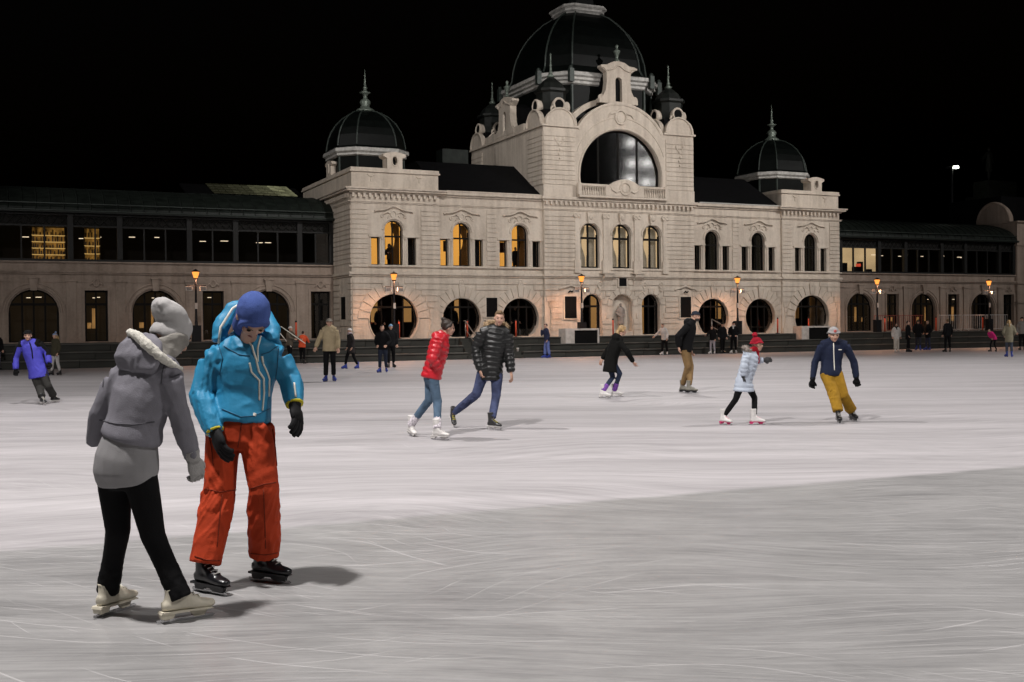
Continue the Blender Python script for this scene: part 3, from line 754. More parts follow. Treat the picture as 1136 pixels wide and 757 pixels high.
# ---- rooms behind the windows
AMB = emis('amber_wall_glow', (1.0, .46, .085), 1.0, .30, .6)  # room walls glow themselves in place of lamps in the rooms
AMBD = emis('lobby_wall_glow', (1.0, .52, .17), .34, .6, .9)
PALE = emis('pale_wall_glow', (1.0, .70, .38), .85, .3, .8)
DIM = emis('dim_wall_glow', (.9, .62, .35), .012, .5, .8)
slab('room_wall', -15.6, -5.0, 3.0, 3.06, 4.55, 8.55, AMB)
slab('room_wall', -4.6, 4.6, 2.2, 2.26, 4.55, 8.55, PALE)
slab('room_wall', 5.05, 15.6, 3.0, 3.06, 4.55, 8.55, DIM)
slab('room_floor', -15.6, 15.6, .28, 9.2, 4.5, 4.54, BLACKI)
slab('room_ceiling', -15.6, 15.6, .28, 9.2, 8.56, 8.597, BLACKI)
for u in (-4.78, 4.8, -11.3, 11.4): slab('room_partition', u-.12, u+.12, .3, 9.2, B0, 8.5, BLACKI)
slab('room_wall', -15.6, -5.0, 3.6, 3.66, B0, 4.45, AMBD); slab('room_wall', -4.6, 4.6, 2.6, 2.66, B0, 4.45, AMBD); slab('room_wall', 5.0, 15.6, 3.6, 3.66, B0, 4.45, AMBD)
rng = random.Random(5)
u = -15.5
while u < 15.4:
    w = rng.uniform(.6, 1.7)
    slab('glow_mask', u, min(15.5, u+w), 2.3, 2.36, B0, 4.4, BLACKI)  # added dark slabs that cut the lobby glow into patches
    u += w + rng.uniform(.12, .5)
slab('lobby_cabinet', -15.3, -5.2, 1.9, 2.1, B0, 1.95, BLACKI); slab('lobby_cabinet', 5.2, 15.3, 1.9, 2.1, B0, 2.0, BLACKI)
# curtains
CURT = mat('glowing_curtain_cloth', (.62, .56, .47), .9, 0, .15, 3, emit=(1, .8, .5), estr=.10)  # cloth glows faintly itself, imitating room light coming through
def curtain(a, b, z0, z1, y, pull):
    rr = []
    for k in range(9):
        t = k/8; z = z1+(z0-z1)*t
        e = b + (a-b)*pull*math.sin(math.pi*min(1, t*1.25))**2 * .55
        rr.append([(a+(e-a)*i/20, y+.05*math.sin(i*1.9), z) for i in range(21)])
    return MB().rings(rr, False, False).build('curtain', CURT, hall, True)
for c in TWIN:
    curtain(c-.6, c-.02, 4.95, 7.3, .35, .8); curtain(c+.6, c+.05, 4.95, 7.3, .35, .5)
for c, _ in TRI:
    if c > 0: curtain(c+.5, c+.05, 4.95, 7.1, .5, .2)
    else:
        slab('curtain_drape', c+.82, c+1.2, .42, .46, 4.9, 6.3, BLACKI)
        o = curtain(c+.5, c+.02, 4.95, 7.15, .46, .9); o.data.materials.clear(); o.data.materials.append(mat('glowing_brown_drape', (.10, .045, .012), .9, 0, .3, 3, emit=(1, .4, .05), estr=.03))  # drape has a slight glow of its own for the amber light
        slab('picture_frame', c+.1, c+.55, 2.9, 2.98, 5.9, 6.5, mat('frame_wood', (.05, .02, .008), .5))
        slab('door_leaf', c+1.6, c+2.3, 2.9, 2.98, 4.55, 6.6, mat('frame_wood', (.05, .02, .008), .5))
MB().lathe([(.02, 7.6), (.3, 7.25), (.34, 7.05), (.2, 6.9), (.05, 6.86)], (-2.35, 1.2), 12).build('chandelier', emis('chandelier_glow', (1, .75, .35), 2.2), hall, True)

# ================================================================== glazed gallery wings
WV = 3.13
def wing(label, u0, u1, arches, doors, lit):
    r = thing('gallery_wing', label, 'building', loc(0, 0), TH)
    holes = [arch_poly(c, 1.13, B0+.05, 3.67, 18) for c in arches if u0 < c-1.2 and c+1.2 < u1] + [rect(c-.54, c+.54, B0+.05, 3.63) for c in doors if u0 < c-.6 and c+.6 < u1]
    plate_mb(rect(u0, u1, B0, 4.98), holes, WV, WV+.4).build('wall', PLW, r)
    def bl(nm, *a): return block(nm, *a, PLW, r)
    bl('ledge', u0, u1, WV-.10, WV+.05, 4.42, 4.50); bl('ledge', u0, u1, WV-.17, WV+.05, 4.503, 4.58); bl('coping', u0, u1, WV-.13, WV+.30, 4.983, 5.05)
    bl('frieze_band', u0, u1, WV-.035, WV+.02, 4.02, 4.05)
    for c in arches:
        if not (u0 < c-1.2 and c+1.2 < u1): continue
        MB().torus((c, WV-.01, 2.54), 1.24, .075, 'Y', 28, 6, 0, math.pi).build('arch_moulding', PLW, r)
        MB().torus((c, WV-.01, 2.54), 1.42, .035, 'Y', 28, 6, 0, math.pi).build('arch_moulding', PLW, r)
        for s in (-1, 1): bl('arch_jamb', c+s*1.24-.075, c+s*1.24+.075, WV-.06, WV+.02, B0, 2.54)
        MB().prism([(c-.14, 3.62), (c+.14, 3.62), (c+.2, 4.2), (c-.2, 4.2)], WV-.16, WV+.02).box(c-.26, c+.26, WV-.2, WV+.02, 4.2, 4.28).build('keystone', PLW, r)
        bars_window(c-1.125, c+1.125, B0, 9, WV+.22, ctop(c, 2.54, 1.13), (.27, .5, .73), (2.95,), .085, GLASS, 'arched_door', r)
    for c in doors:
        if not (u0 < c-.6 and c+.6 < u1): continue
        for s in (-1, 1): bl('door_jamb', c+s*.60-.06, c+s*.60+.06, WV-.05, WV+.02, B0, 3.75)
        bl('door_lintel', c-.54, c+.54, WV-.05, WV+.02, 3.635, 3.75)
        bars_window(c-.535, c+.535, B0, 3.62, WV+.22, None, (.5,), (2.95,), .08, GLASS, 'glazed_door', r)
        o = MB().torus((c, WV-.03, 4.0), .13, .05, 'Y', 12, 5, 0, 2*math.pi, 1.3)
        for s in (-1, 1): o.tube([(c+s*.12, WV-.03, 4.02), (c+s*.25, WV-.05, 3.95), (c+s*.3, WV-.03, 3.84)], [.05, .05, .03], 5)
        o.build('carved_ornament', PLW, r)
    posts = []
    for c in arches:
        for s in (-1, 1):
            p = c+s*1.69
            if not u0+.2 < p < u1-.2: continue
            posts.append(p)
            bl('pilaster', p-.22, p+.22, WV-.09, WV+.02, B0+.2, 4.05); bl('pilaster_base', p-.27, p+.27, WV-.13, WV+.02, B0, B0+.198); bl('pilaster_capital', p-.28, p+.28, WV-.15, WV+.02, 4.053, 4.16)
    # gallery: iron posts, sill, lattice frieze, panes
    posts = [u0+.1] + sorted(posts) + [u1-.1]
    GI = mat('gallery_iron', (.009, .009, .008), .6, .1, .3, 4)
    block('gallery_sill', u0, u1, WV-.03, WV+.22, 5.053, 5.16, GI, r)
    block('gallery_head', u0, u1, WV-.03, WV+.22, 6.74, 6.82, GI, r); block('gallery_beam', u0, u1, WV-.06, WV+.22, 7.30, 7.40, GI, r)
    for p in posts: block('gallery_post', p-.13, p+.13, WV-.08, WV+.18, 5.163, 7.298, GI, r)
    for a, b in zip(posts[:-1], posts[1:]):
        n = max(1, round((b-a)/1.05))
        for k in range(n):
            x0, x1 = a+.13+(b-a-.26)*k/n, a+.13+(b-a-.26)*(k+1)/n
            if k: block('mullion', x0-.035, x0+.035, WV+.0, WV+.12, 5.163, 6.738, GI, r)
            block('pane', x0+.036, x1-.036, WV+.05, WV+.058, 5.163, 6.738, GLASS, r)
        la = MB(); m = max(1, round((b-a)/.42))
        for k in range(m):
            x0, x1 = a+.13+(b-a-.26)*k/m, a+.13+(b-a-.26)*(k+1)/m
            la.tube([(x0, WV+.03, 6.83), (x1, WV+.03, 7.29)], .022, 4).tube([(x0, WV+.06, 7.29), (x1, WV+.06, 6.83)], .022, 4)
        la.build('lattice_frieze', mat('lattice_iron', (.018, .019, .016), .6, .1), r)
    block('frieze_back', u0, u1, WV+.12, WV+.16, 6.825, 7.295, BLACKI, r)
    # quarter-barrel metal roof with standing seams
    prof = [(WV-.25+3.9*(1-math.cos(a)), 7.42+1.55*math.sin(a)) for a in [math.pi/2*k/10 for k in range(11)]]
    MB().prism(prof + [(WV+8.0, 8.97), (WV+8.0, 7.42)], u0, u1, lambda a, y, b: (y, a, b)).build('barrel_roof', ROOFM, r)
    sm = MB().tube([(0, a-.01, b+.012) for a, b in prof], .03, 4).mesh('roof_seam'); sm.materials.append(ROOFM)
    x = u0+.1
    while x < u1: 
        o = link('roof_seam', sm, None, r); o.location = (x, 0, 0); x += .62
    block('gutter', u0, u1, WV-.42, WV-.24, 7.402, 7.50, FINM if False else ROOFM, r)
    MB().tube([(u0, WV-.43, 7.51), (u1, WV-.43, 7.51)], .03, 6).tube([(u0, WV+3.6, 8.99), (u1, WV+3.6, 8.99)], .06, 6).tube([(u0, WV-.22, 7.86), (u1, WV-.22, 7.86)], .035, 6).build('roof_moulding', RIBM, r)
    # rooms
    block('gallery_floor', u0, u1, WV+.42, WV+5, 4.90, 4.98, BLACKI, r); block('gallery_back', u0, u1, WV+4.2, WV+4.3, 4.99, 7.4, mat('gallery_wall', (.035, .03, .026), .9), r)
    block('ground_back', u0, u1, WV+3.2, WV+3.3, B0, 4.88, DIM, r)
    block('end_wall', u0, u0+.25, WV+.42, WV+7.9, B0, 7.4, BLACKI, r); block('end_wall', u1-.25, u1, WV+.42, WV+7.9, B0, 7.4, BLACKI, r)
    rg = random.Random(int(abs(u0)*10))
    LMP = emis('strip_lamp_glow', (1.0, .80, .55), 2.0)
    k = 0
    for c in sorted(arches+doors):
        if not (u0+1 < c < u1-1): continue
        for j in range(2):
            x = c+rg.uniform(-1.1, 1.1); y = WV+rg.uniform(1.0, 3.4)
            block('strip_lamp', x, x+rg.uniform(.2, .42), y, y+.06, 6.42, 6.45, LMP, r)
            if j or rg.random() < .6: 
                x = c+rg.uniform(-.5, .3); block('strip_lamp', x, x+rg.uniform(.12, .28), WV+1.4+j, WV+1.45+j, 3.32, 3.35, LMP, r)
        if rg.random() < .8:
            x = c+rg.uniform(-.7, .4)
            block('doorway_glow', x, x+rg.uniform(.10, .35), WV+3.0, WV+3.05, B0+.7, 2.8, AMBD, r)  # glowing slabs imitate a lit doorway and a lit counter
            x = c+rg.uniform(-.7, .4); block('counter_glow', x, x+rg.uniform(.15, .5), WV+2.9, WV+2.95, B0+.7, B0+1.0, AMBD, r)
    return r
LA, LD = [-19.55, -25.27, -30.95, -36.6, -42.3, -48.0, -53.7], [-16.75, -22.42, -28.1, -33.8, -39.45, -45.15, -50.85]
RA, RD = [20.66, 26.42, 32.06], [17.9, 23.54, 29.2, 34.65]
wl = wing('long cream arcaded wing with dark glazed upper gallery left of the hall', -56.3, -16.02, LA, LD, 1)
wr = wing('far cream arcaded wing with dark glazed gallery right of the hall', 16.07, 35.3, RA, RD, 0)
# the lit end of the right gallery
block('glowing_room_wall', 20.75, 24.35, WV+2.2, WV+2.25, 5.0, 7.2, emis('warm_wall_glow', (1, .70, .36), .75, .25, 1.5), wr)  # this wall glows itself instead of being lit by a lamp
for x, w, h in ((20.3, .35, .7), (21.3, .55, .45), (21.75, .3, .8), (22.5, .35, .3)):
    block('room_furniture', x, x+w, WV+1.2, WV+1.5, 4.99, 5.1+h, BLACKI, wr)
block('red_screen', 21.35, 21.75, WV+1.1, WV+1.14, 5.55, 5.75, emis('red_glow', (1, .12, .06), .8), wr)
# lit shelving in the left gallery
def shelf(label, u, n, w):
    r = thing('bottle_shelf', label, 'shelf', loc(u, WV+1.6, 4.98), TH)
    fr = mat('shelf_wood', (.05, .03, .015), .6)
    block('shelf_back', 0, w, .22, .25, 0, 1.85, emis('shelf_glow', (1.0, .50, .10), .20, .9, 5), r)  # back and boards glow themselves in place of shelf lighting
    for s in (0, w): block('shelf_side', s-.03, s+.03, 0, .25, 0, 1.9, fr, r)
    rg = random.Random(int(u*7))
    for k in range(n):
        z = .15+1.6*k/n
        block('shelf_board', 0, w, -.02, .25, z, z+.03, emis('shelf_edge_glow', (1, .62, .2), .8, .3, 4), r)
        x = .05
        while x < w-.08:
            h = rg.uniform(.12, .3); block('bottle', x, x+.06, .04, .14, z+.032, z+.032+h, mat('bottle_dark', (.03, .016, .006), .3), r); x += rg.uniform(.08, .2)
shelf('amber lit shelf of bottles in left gallery above the leftmost arch', -30.95, 5, 1.55)
shelf('amber lit shelf of bottles in left gallery above the narrow door', -28.5, 4, .75)
# lit glazed roof behind the left wing
rr = thing('glass_roof', 'sloping lit greenish skylight roof behind the left wing', 'roof', loc(-17.8, 11.5, 9.0), TH)
MB().box(-4.5, 2.6, 2.6, 6, -7.9, .6).build('skylight_wall', BLACKI, rr)
GLS = [emis('skylight_glow_%s' % n_, (.80, .80, .45), e_, .7, 1.6) for n_, e_ in (('faint', .004), ('dim', .015), ('mid', .05), ('bright', .14))]  # light painted as pane glow, fading column by column to the left
for i in range(12):
    for j in range(4):
        x0 = -3.0+i*.42; t0, t1 = j/4, (j+1)/4
        MB().add([(x0+.03, t0*3, .72+t0*.95), (x0+.40, t0*3, .72+t0*.95), (x0+.40, t1*3-.09, .72+t1*.95-.05), (x0+.03, t1*3-.09, .72+t1*.95-.05),
                  (x0+.03, t0*3, .68+t0*.95), (x0+.40, t0*3, .68+t0*.95), (x0+.40, t1*3-.09, .68+t1*.95-.05), (x0+.03, t1*3-.09, .68+t1*.95-.05)],
                 [(0,1,2,3),(7,6,5,4),(0,4,5,1),(1,5,6,2),(2,6,7,3),(3,7,4,0)]).build('roof_pane', GLS[min(3, i//3)], rr)
MB().prism([(-.02, .55), (3.05, 1.56), (3.05, 1.46), (-.02, .45)], -4.5, 2.6, lambda a, y, b: (y, a, b)).build('roof_frame', ROOFD, rr)

# ---- end pavilion at the far right with its arched gable and a dark statue
ep = thing('end_pavilion', 'pale corner pavilion with round arched gable at far right edge', 'building', loc(0, 0), TH)
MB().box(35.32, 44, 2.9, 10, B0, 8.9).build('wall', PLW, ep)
block('cornice', 35.15, 44.1, 2.7, 10.1, 8.903, 9.0, PLW, ep)
MB().prism([(p[0], p[1]) for p in arc(5.0, 9.003, 1.45, 0, 180, 18)], 35.3, 35.7, lambda a, y, b: (y, a, b)).build('arched_gable', PLW, ep)
MB().tube([(35.28, p[0], p[1]) for p in arc(5.0, 9.02, 1.5, 0, 180, 20)], [(.12, .09)]*21, 6, (1, 0, 0)).build('gable_moulding', PLW, ep)
MB().box(35.5, 42, 4.5, 9.5, 9.01, 11.0).build('attic', ROOFD, ep)
for z in (3.0, 4.4, 7.2): block('belt_moulding', 35.22, 44.05, 2.8, 10.05, z, z+.1, PLW, ep)
for k in range(12): block('stone_course', 35.29, 35.33, 2.95, 9.95, 4.55+k*.22, 4.55+k*.22+.19, PLW, ep)
# statue pedestal behind the pavilion
st = thing('statue_pedestal', 'dark stepped pedestal rising behind the corner pavilion roof', 'pedestal', loc(42.5, 10.6, 0), TH)
DK = mat('statue_bronze', (.016, .018, .013), .6, .2, .4, 3)
MB().box(-2.4, 2.5, 0, 2.5, 0, 11.0).box(-1.6, 2.5, .3, 2.3, 11.0, 12.0).box(-.8, 2.4, .6, 2.2, 12.0, 13.3).build('block', DK, st)

# ================================================================== street furniture on the terrace
LGLOW = emis('lantern_glow', (1.0, .33, .06), 1.5, .1)
def lamp_post():
    r = empty('street_lamp')
    MB().lathe([(.16, 0), (.16, .08), (.10, .14), (.075, .9), (.055, 1.0), (.045, 2.9), (.06, 2.95), (.04, 3.0)], (0, 0), 10).build('pole', IRON, r, True)
    MB().box(-.20, .20, -.16, .16, 0.0, .78).build('control_box', IRON, r)
    MB().lathe([(.08, 2.98), (.165, 3.26), (.17, 3.28), (.05, 3.29)], (0, 0), 10).build('lantern_glass', LGLOW, r)
    MB().lathe([(.10, 2.94), (.10, 2.99), (.05, 3.0)], (0, 0), 10).lathe([(.20, 3.285), (.20, 3.31), (.06, 3.38), (.02, 3.42)], (0, 0), 10).build('lantern_cap', IRON, r)
    bar = MB().box(-.46, .46, -.03, .03, 2.62, 2.67).build('crossbar', IRON, r)
    SIGN = mat('lamp_box_paint', (.55, .50, .45), .5)
    for s in (-1, 1):
        b = MB().box(s*.32-.15, s*.32+.15, -.10, .08, 2.40, 2.61).build('speaker_box', SIGN, r)
        block('speaker_grille', s*.32-.12, s*.32+.12, -.112, -.102, 2.43, 2.58, mat('grille_grey', (.20, .19, .18), .6), b)
    MB().box(-.06, .06, -.075, -.045, 1.55, 1.83).build('notice_sticker', SIGN, r)
    return r
lamp0 = lamp_post()
LP = [(-24.14, 'in front of the narrow door of the left wing'), (-14.37, 'before the large round doorway left of the tower'), (-3.60, 'at the left of the tower\'s arched entrance'),
      (6.76, 'right of the tower between two round doorways'), (17.39, 'beside the right hand corner of the hall'), (27.0, 'farthest right, before the far arcade')]
for i, (u, w) in enumerate(LP):
    o = lamp0 if i == 0 else copy_tree(lamp0)
    o.location = loc(u, -2.0, STONE_Z); o.rotation_euler.z = TH
    tag(o, 'amber lamp on black post ' + w, 'street lamp', 'street lamps along the terrace')
    l = bpy.data.lights.new('lantern_light', 'SPOT'); l.spot_size = math.radians(172); l.spot_blend = .6; l.energy = 430; l.color = (1, .47, .25); l.shadow_soft_size = .1
    lo = bpy.data.objects.new('lantern_light', l); C.objects.link(lo); lo.parent = o; lo.location = (0, -.05, 2.93)
# orange marker poles
PO = mat('orange_plastic', (.62, .085, .035), .5)
def marker():
    r = empty('marker_pole')
    MB().lathe([(.045, .03), (.045, .88), (.03, .9)], (0, 0), 10).build('tube', PO, r, True)
    MB().lathe([(.14, 0), (.14, .03), (.05, .05)], (0, 0), 10).build('foot', IRON, r)
    MB().lathe([(.05, .885), (.05, .95), (.02, .97)], (0, 0), 10).build('cap', IRON, r)
    return r
mk = marker()
MK = [(-33.55, -3.3, .345, 'left edge of the picture beside the dark skater'), (-19.43, -2.1, 1.06, 'behind the orange vest near the left arcade'), (-14.16, -2.1, 1.06, 'in front of the large left round doorway'), (-10.42, -2.1, 1.06, 'by the stair railing'),
      (-7.63, -2.1, 1.06, 'before the round doorway nearest the tower on its left'), (-1.7, -2.1, 1.06, 'before the statue niche'), (9.58, -2.1, 1.06, 'between two round doorways right of the tower'), (11.9, -2.1, 1.06, 'beside the bench before the rightmost round doorway'),
      (17.9, -2.1, 1.06, 'next to the lamp at the hall corner'), (22.2, -2.1, 1.06, 'before the middle arch of the far wing'), (26.3, -2.1, 1.06, 'next to the farthest street lamp')]
for i, (u, v, z, w) in enumerate(MK):
    o = mk if i == 0 else copy_tree(mk)
    o.location = loc(u, v, z); o.rotation_euler.z = TH
    tag(o, 'orange marker pole ' + w, 'pole', 'orange poles along the terrace')
# white-framed black benches / planters on the steps
def bench(label, u0, u1):
    r = thing('planter_box', label, 'planter', loc((u0+u1)/2, -2.55, .70), TH); w = (u1-u0)/2
    CON = mat('concrete_pale', (.55, .51, .47), .8, 0, .15, 5, .3, 20)
    MB().box(-w, -w+.55, -.3, .5, 0, .80).build('end_block', CON, r)
    MB().box(-w+.553, w, -.3, .5, .70, .80).build('top_slab', CON, r); MB().box(w-.08, w, -.3, .5, 0, .698).build('side_slab', CON, r)
    MB().box(-w+.555, w-.082, -.22, .45, 0, .698).build('dark_panel', BOARD, r)
bench('pale concrete planter with black panel before the tower entrance', -5.06, -3.0)
bench('pale concrete planter with black panel below the rightmost round doorway', 10.75, 12.9)
# stair flight with hand rails
for k in range(6):
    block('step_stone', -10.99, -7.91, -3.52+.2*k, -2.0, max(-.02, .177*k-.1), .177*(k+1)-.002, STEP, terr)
RAIL = mat('steel_rail', (.42, .40, .38), .35, .8)
for uu, lab in ((-10.5, 'left'), (-9.35, 'right')):
    r = thing('stair_railing', 'steel handrail down the short stair, %s one beside the black coat man' % lab, 'railing', loc(uu, -3.4, 0), TH)
    MB().tube([(0, 0, .25), (0, 0, 1.15)], .025, 8).build('post', RAIL, r, True); MB().tube([(0, 1.35, 1.06), (0, 1.35, 1.96)], .025, 8).build('post', RAIL, r, True)
    MB().tube([(0, -.2, 1.10), (0, 0, 1.15), (0, 1.35, 1.96), (0, 1.6, 1.96)], .028, 8).build('handrail', RAIL, r, True); MB().tube([(0, 0, .75), (0, 1.35, 1.52)], .02, 8).build('mid_rail', RAIL, r, True)
r = thing('stair_railing', 'steel handrail beside the round doorway right of the tower', 'railing', loc(5.7, -3.4, 0), TH)
MB().tube([(0, 0, .25), (0, 0, 1.15)], .025, 8).build('post', RAIL, r, True); MB().tube([(-.8, 1.35, 1.06), (-.8, 1.35, 1.96)], .025, 8).build('post', RAIL, r, True)
MB().tube([(0, 0, 1.15), (-.8, 1.35, 1.96)], .028, 8).build('handrail', RAIL, r, True); MB().tube([(0, 0, .75), (-.8, 1.35, 1.52)], .02, 8).build('mid_rail', RAIL, r, True)
# crowd barriers on the right
def barrier(m):
    r = empty('crowd_barrier')
    MB().tube([(0, 0, .12), (0, 0, 1.05), (2.0, 0, 1.05), (2.0, 0, .12), (0, 0, .12)], .02, 6).build('frame', m, r, True)
    for k in range(1, 12): MB().tube([(2.0*k/12, 0, .12), (2.0*k/12, 0, 1.05)], .012, 5).build('bar', m, r)
    for x in (.3, 1.7): MB().tube([(x, -.25, 0.01), (x, 0, .12), (x, .25, 0.01)], .015, 5).build('foot', m, r)
    return r
b0 = barrier(mat('barrier_white', (.60, .58, .56), .5)); b1 = barrier(mat('barrier_red', (.28, .05, .035), .5))
for i, (u, bsrc, w) in enumerate(((23.4, b0, 'behind the black clad skater, nearest one'), (25.5, b0, 'before the far narrow door, second one'), (27.6, b0, 'before the farthest arch, rightmost one'), (17.9, b1, 'red one at the lamp by the hall corner'), (20.0, b1, 'red one before the arch behind the dark group'))):
    first = (i == 0 or i == 3)
    o = bsrc if first else copy_tree(bsrc)
    o.location = loc(u, -1.2, STONE_Z); o.rotation_euler.z = TH
    tag(o, 'crowd barrier on terrace ' + w, 'barrier', 'crowd barriers on the terrace')
# tall lamp mast behind the right wing
ms = thing('lamp_mast', 'tall dark mast with bright white lamp rising behind the right wing', 'lamp mast', loc(38.46, 12, 0), TH)
MB().lathe([(.16, 0), (.09, 14.3), (.03, 14.35)], (0, 0), 8).build('mast', IRON, ms, True)
MB().tube([(-.5, 0, 14.3), (.5, 0, 14.35)], .04, 6).build('arm', IRON, ms)
MB().box(-.75, -.35, -.15, .15, 14.15, 14.28).build('lamp_head', IRON, ms)
MB().box(.22, .62, -.15, .15, 14.22, 14.40).build('lamp_head', emis('mast_glow', (.95, 1, .85), 9, .1), ms)
# floodlight mast on the right bank (seen mirrored in the lunette)
fm = thing('floodlight_mast', 'floodlight mast mirrored as bright lamps in the tower window', 'lamp mast', (BANK.x, BANK.y, 0), TH)
MB().lathe([(.3, 0), (.15, BANK.z), (.05, BANK.z+.1)], (0, 0), 8).build('mast', IRON, fm, True)
FG = emis('flood_glow', (1, .97, .93), 34, .05)
rg = random.Random(3)
for i in range(3):
    for j in range(4):
        x, z = -2.2+i*1.9+rg.uniform(-.3, .3), BANK.z-.8-2.2*j+rg.uniform(-.2, .2)
        M = Matrix.Translation((x, .9, z)) @ Matrix.Rotation(math.radians(212), 4, 'Z')
        o = MB().box(-.45, .45, .02, .25, -.3, .3).build('lamp_housing', IRON, fm); o.matrix_local = M
        o2 = MB().box(-.40, .40, -.02, .0, -.26, .26).build('lamp_lens', FG, o)
MB().tube([(-3, 1.2, BANK.z-4), (3, 1.2, BANK.z-4)], .08, 6).tube([(0, 0, BANK.z-8), (0, 1.2, BANK.z-4)], .08, 6).build('lamp_frame', IRON, fm)

# ================================================================== people
RCAM = CAM_M.to_3x3(); OCAM = Vector((0, 0, CAM_H))
def ray(px, py): return RCAM @ Vector(((px-568.0)/FPX, -(py-378.5)/FPX, -1.0))
def at(px, py, Y):
    d = ray(px, py); return OCAM + d*(Y/d.y)
def ground(px, py, z=0.):
    d = ray(px, py); return OCAM + d*((z-CAM_H)/d.z)
QUEUE = []
def remeshed(name, mb, m, parent, voxel, smooth=3, post=None):
    g = ROOT_POS
    mb.v = [(p[0]-g[0], p[1]-g[1], p[2]-g[2]) for p in mb.v]
    o = mb.build(name, m, parent)
    md = o.modifiers.new('r', 'REMESH'); md.mode = 'VOXEL'; md.voxel_size = voxel
    QUEUE.append((o, m, smooth, post, Vector(g)))
    return o
def plain(name, mb, m, parent, smooth=True):
    g = ROOT_POS
    mb.v = [(p[0]-g[0], p[1]-g[1], p[2]-g[2]) for p in mb.v]
    return mb.build(name, m, parent, smooth)
ROOT_POS = Vector((0, 0, 0))
def seg_coords(P, bones):
    """nearest bone: axial distance (cumulative), radial direction, distance to the nearest joint"""
    best = np.full(len(P), 1e9); S_ = np.zeros(len(P)); JD = np.full(len(P), 1e9); RD = np.zeros((len(P), 3)); BI = np.zeros(len(P), int)
    for bi, (A, B, off) in enumerate(bones):
        A = np.array(A); B = np.array(B); d = B-A; L = np.linalg.norm(d)+1e-9
        t = np.clip(((P-A)@d)/(L*L), 0, 1); q = A+t[:, None]*d; r = P-q; ds = np.linalg.norm(r, axis=1)
        m = ds < best
        best[m] = ds[m]; S_[m] = off+(t*L)[m]; RD[m] = (r/(ds[:, None]+1e-9))[m]; BI[m] = bi
        JD = np.minimum(JD, np.minimum(np.linalg.norm(P-A, axis=1), np.linalg.norm(P-B, axis=1)))
    return S_, RD, JD, BI
def post_puffer(bones, L, amp):
    def f(P, N):
        s, rd, jd, bi = seg_coords(P, bones)
        w = np.array([noise.noise(Vector((p[0]*9, p[1]*9, p[2]*9+bi[i]*3))) for i, p in enumerate(P)])
        h = np.abs(np.sin(np.pi*(s/L + .10*w)))**.7
        return P + N*(amp*(h-.55) + .35*amp*w)[:, None]
    return f
def post_folds(bones, amp, freq=16., joint=.13, base=.35, seed=0.):
    def f(P, N):
        s, rd, jd, bi = seg_coords(P, bones)
        w = base + np.exp(-(jd/joint)**2)
        out = np.empty(len(P))
        for i in range(len(P)):
            a = s[i]*freq; r = rd[i]
            ph = 2.2*r[0]*(1 if bi[i] % 2 else -1) + 1.4*r[2]
            v = Vector((a*.8 + ph, r[0]*1.6+seed+bi[i]*1.7, r[1]*1.6-seed))
            n = noise.noise(v); n2 = noise.noise(Vector((a*1.9-ph*1.3, r[0]*2.5-seed, r[1]*2.5+bi[i])))
            m_ = noise.noise(Vector((P[i][0]*3.1+seed, P[i][1]*3.1, P[i][2]*3.1)))
            cr = max(0., min(1., (m_+.12)*2.2)); jn = math.exp(-(jd[i]/.11)**2)
            out[i] = .35 + (cr+jn*.6)*((1-min(1., abs(n)*3.4))**1.3*.9 - .1) + .5*m_ + .10*n2*jn
        return P + N*(amp*w*(out-.35))[:, None]
    return f
def post_noise(amp, sc):
    def f(P, N):
        return P + N*np.array([amp*noise.noise(Vector(p)*sc) for p in P])[:, None]
    return f
def flush():
    if not QUEUE: return
    bpy.context.view_layer.update()
    dg = bpy.context.evaluated_depsgraph_get()
    for o, m, it, post, g in QUEUE:
        me = bpy.data.meshes.new_from_object(o.evaluated_get(dg))
        n = len(me.vertices); P = np.empty(n*3); me.vertices.foreach_get('co', P); P = P.reshape(-1, 3)
        ne = len(me.edges); E_ = np.empty(ne*2, int); me.edges.foreach_get('vertices', E_); E_ = E_.reshape(-1, 2)
        deg = np.bincount(E_.ravel(), minlength=n).astype(float); deg[deg == 0] = 1
        for _ in range(it):
            acc = np.zeros_like(P)
            for c in range(3):
                acc[:, c] = np.bincount(E_[:, 0], P[E_[:, 1], c], n) + np.bincount(E_[:, 1], P[E_[:, 0], c], n)
            P = P + .6*(acc/deg[:, None]-P)
        if post:
            me.vertices.foreach_set('co', P.ravel()); me.update()
            N = np.empty(n*3); me.vertex_normals.foreach_get('vector', N); N = N.reshape(-1, 3)
            P = post(P+np.array(g), N)-np.array(g)
            for _ in range(2):
                acc = np.zeros_like(P)
                for c in range(3): acc[:, c] = np.bincount(E_[:, 0], P[E_[:, 1], c], n) + np.bincount(E_[:, 1], P[E_[:, 0], c], n)
                P = P + .5*(acc/deg[:, None]-P)
        me.vertices.foreach_set('co', P.ravel())
        me.polygons.foreach_set('use_smooth', [True]*len(me.polygons)); me.update()
        me.materials.clear(); me.materials.append(m)
        o.modifiers.clear(); old = o.data; o.data = me; me.name = o.name
        bpy.data.meshes.remove(old)
    QUEUE.clear()

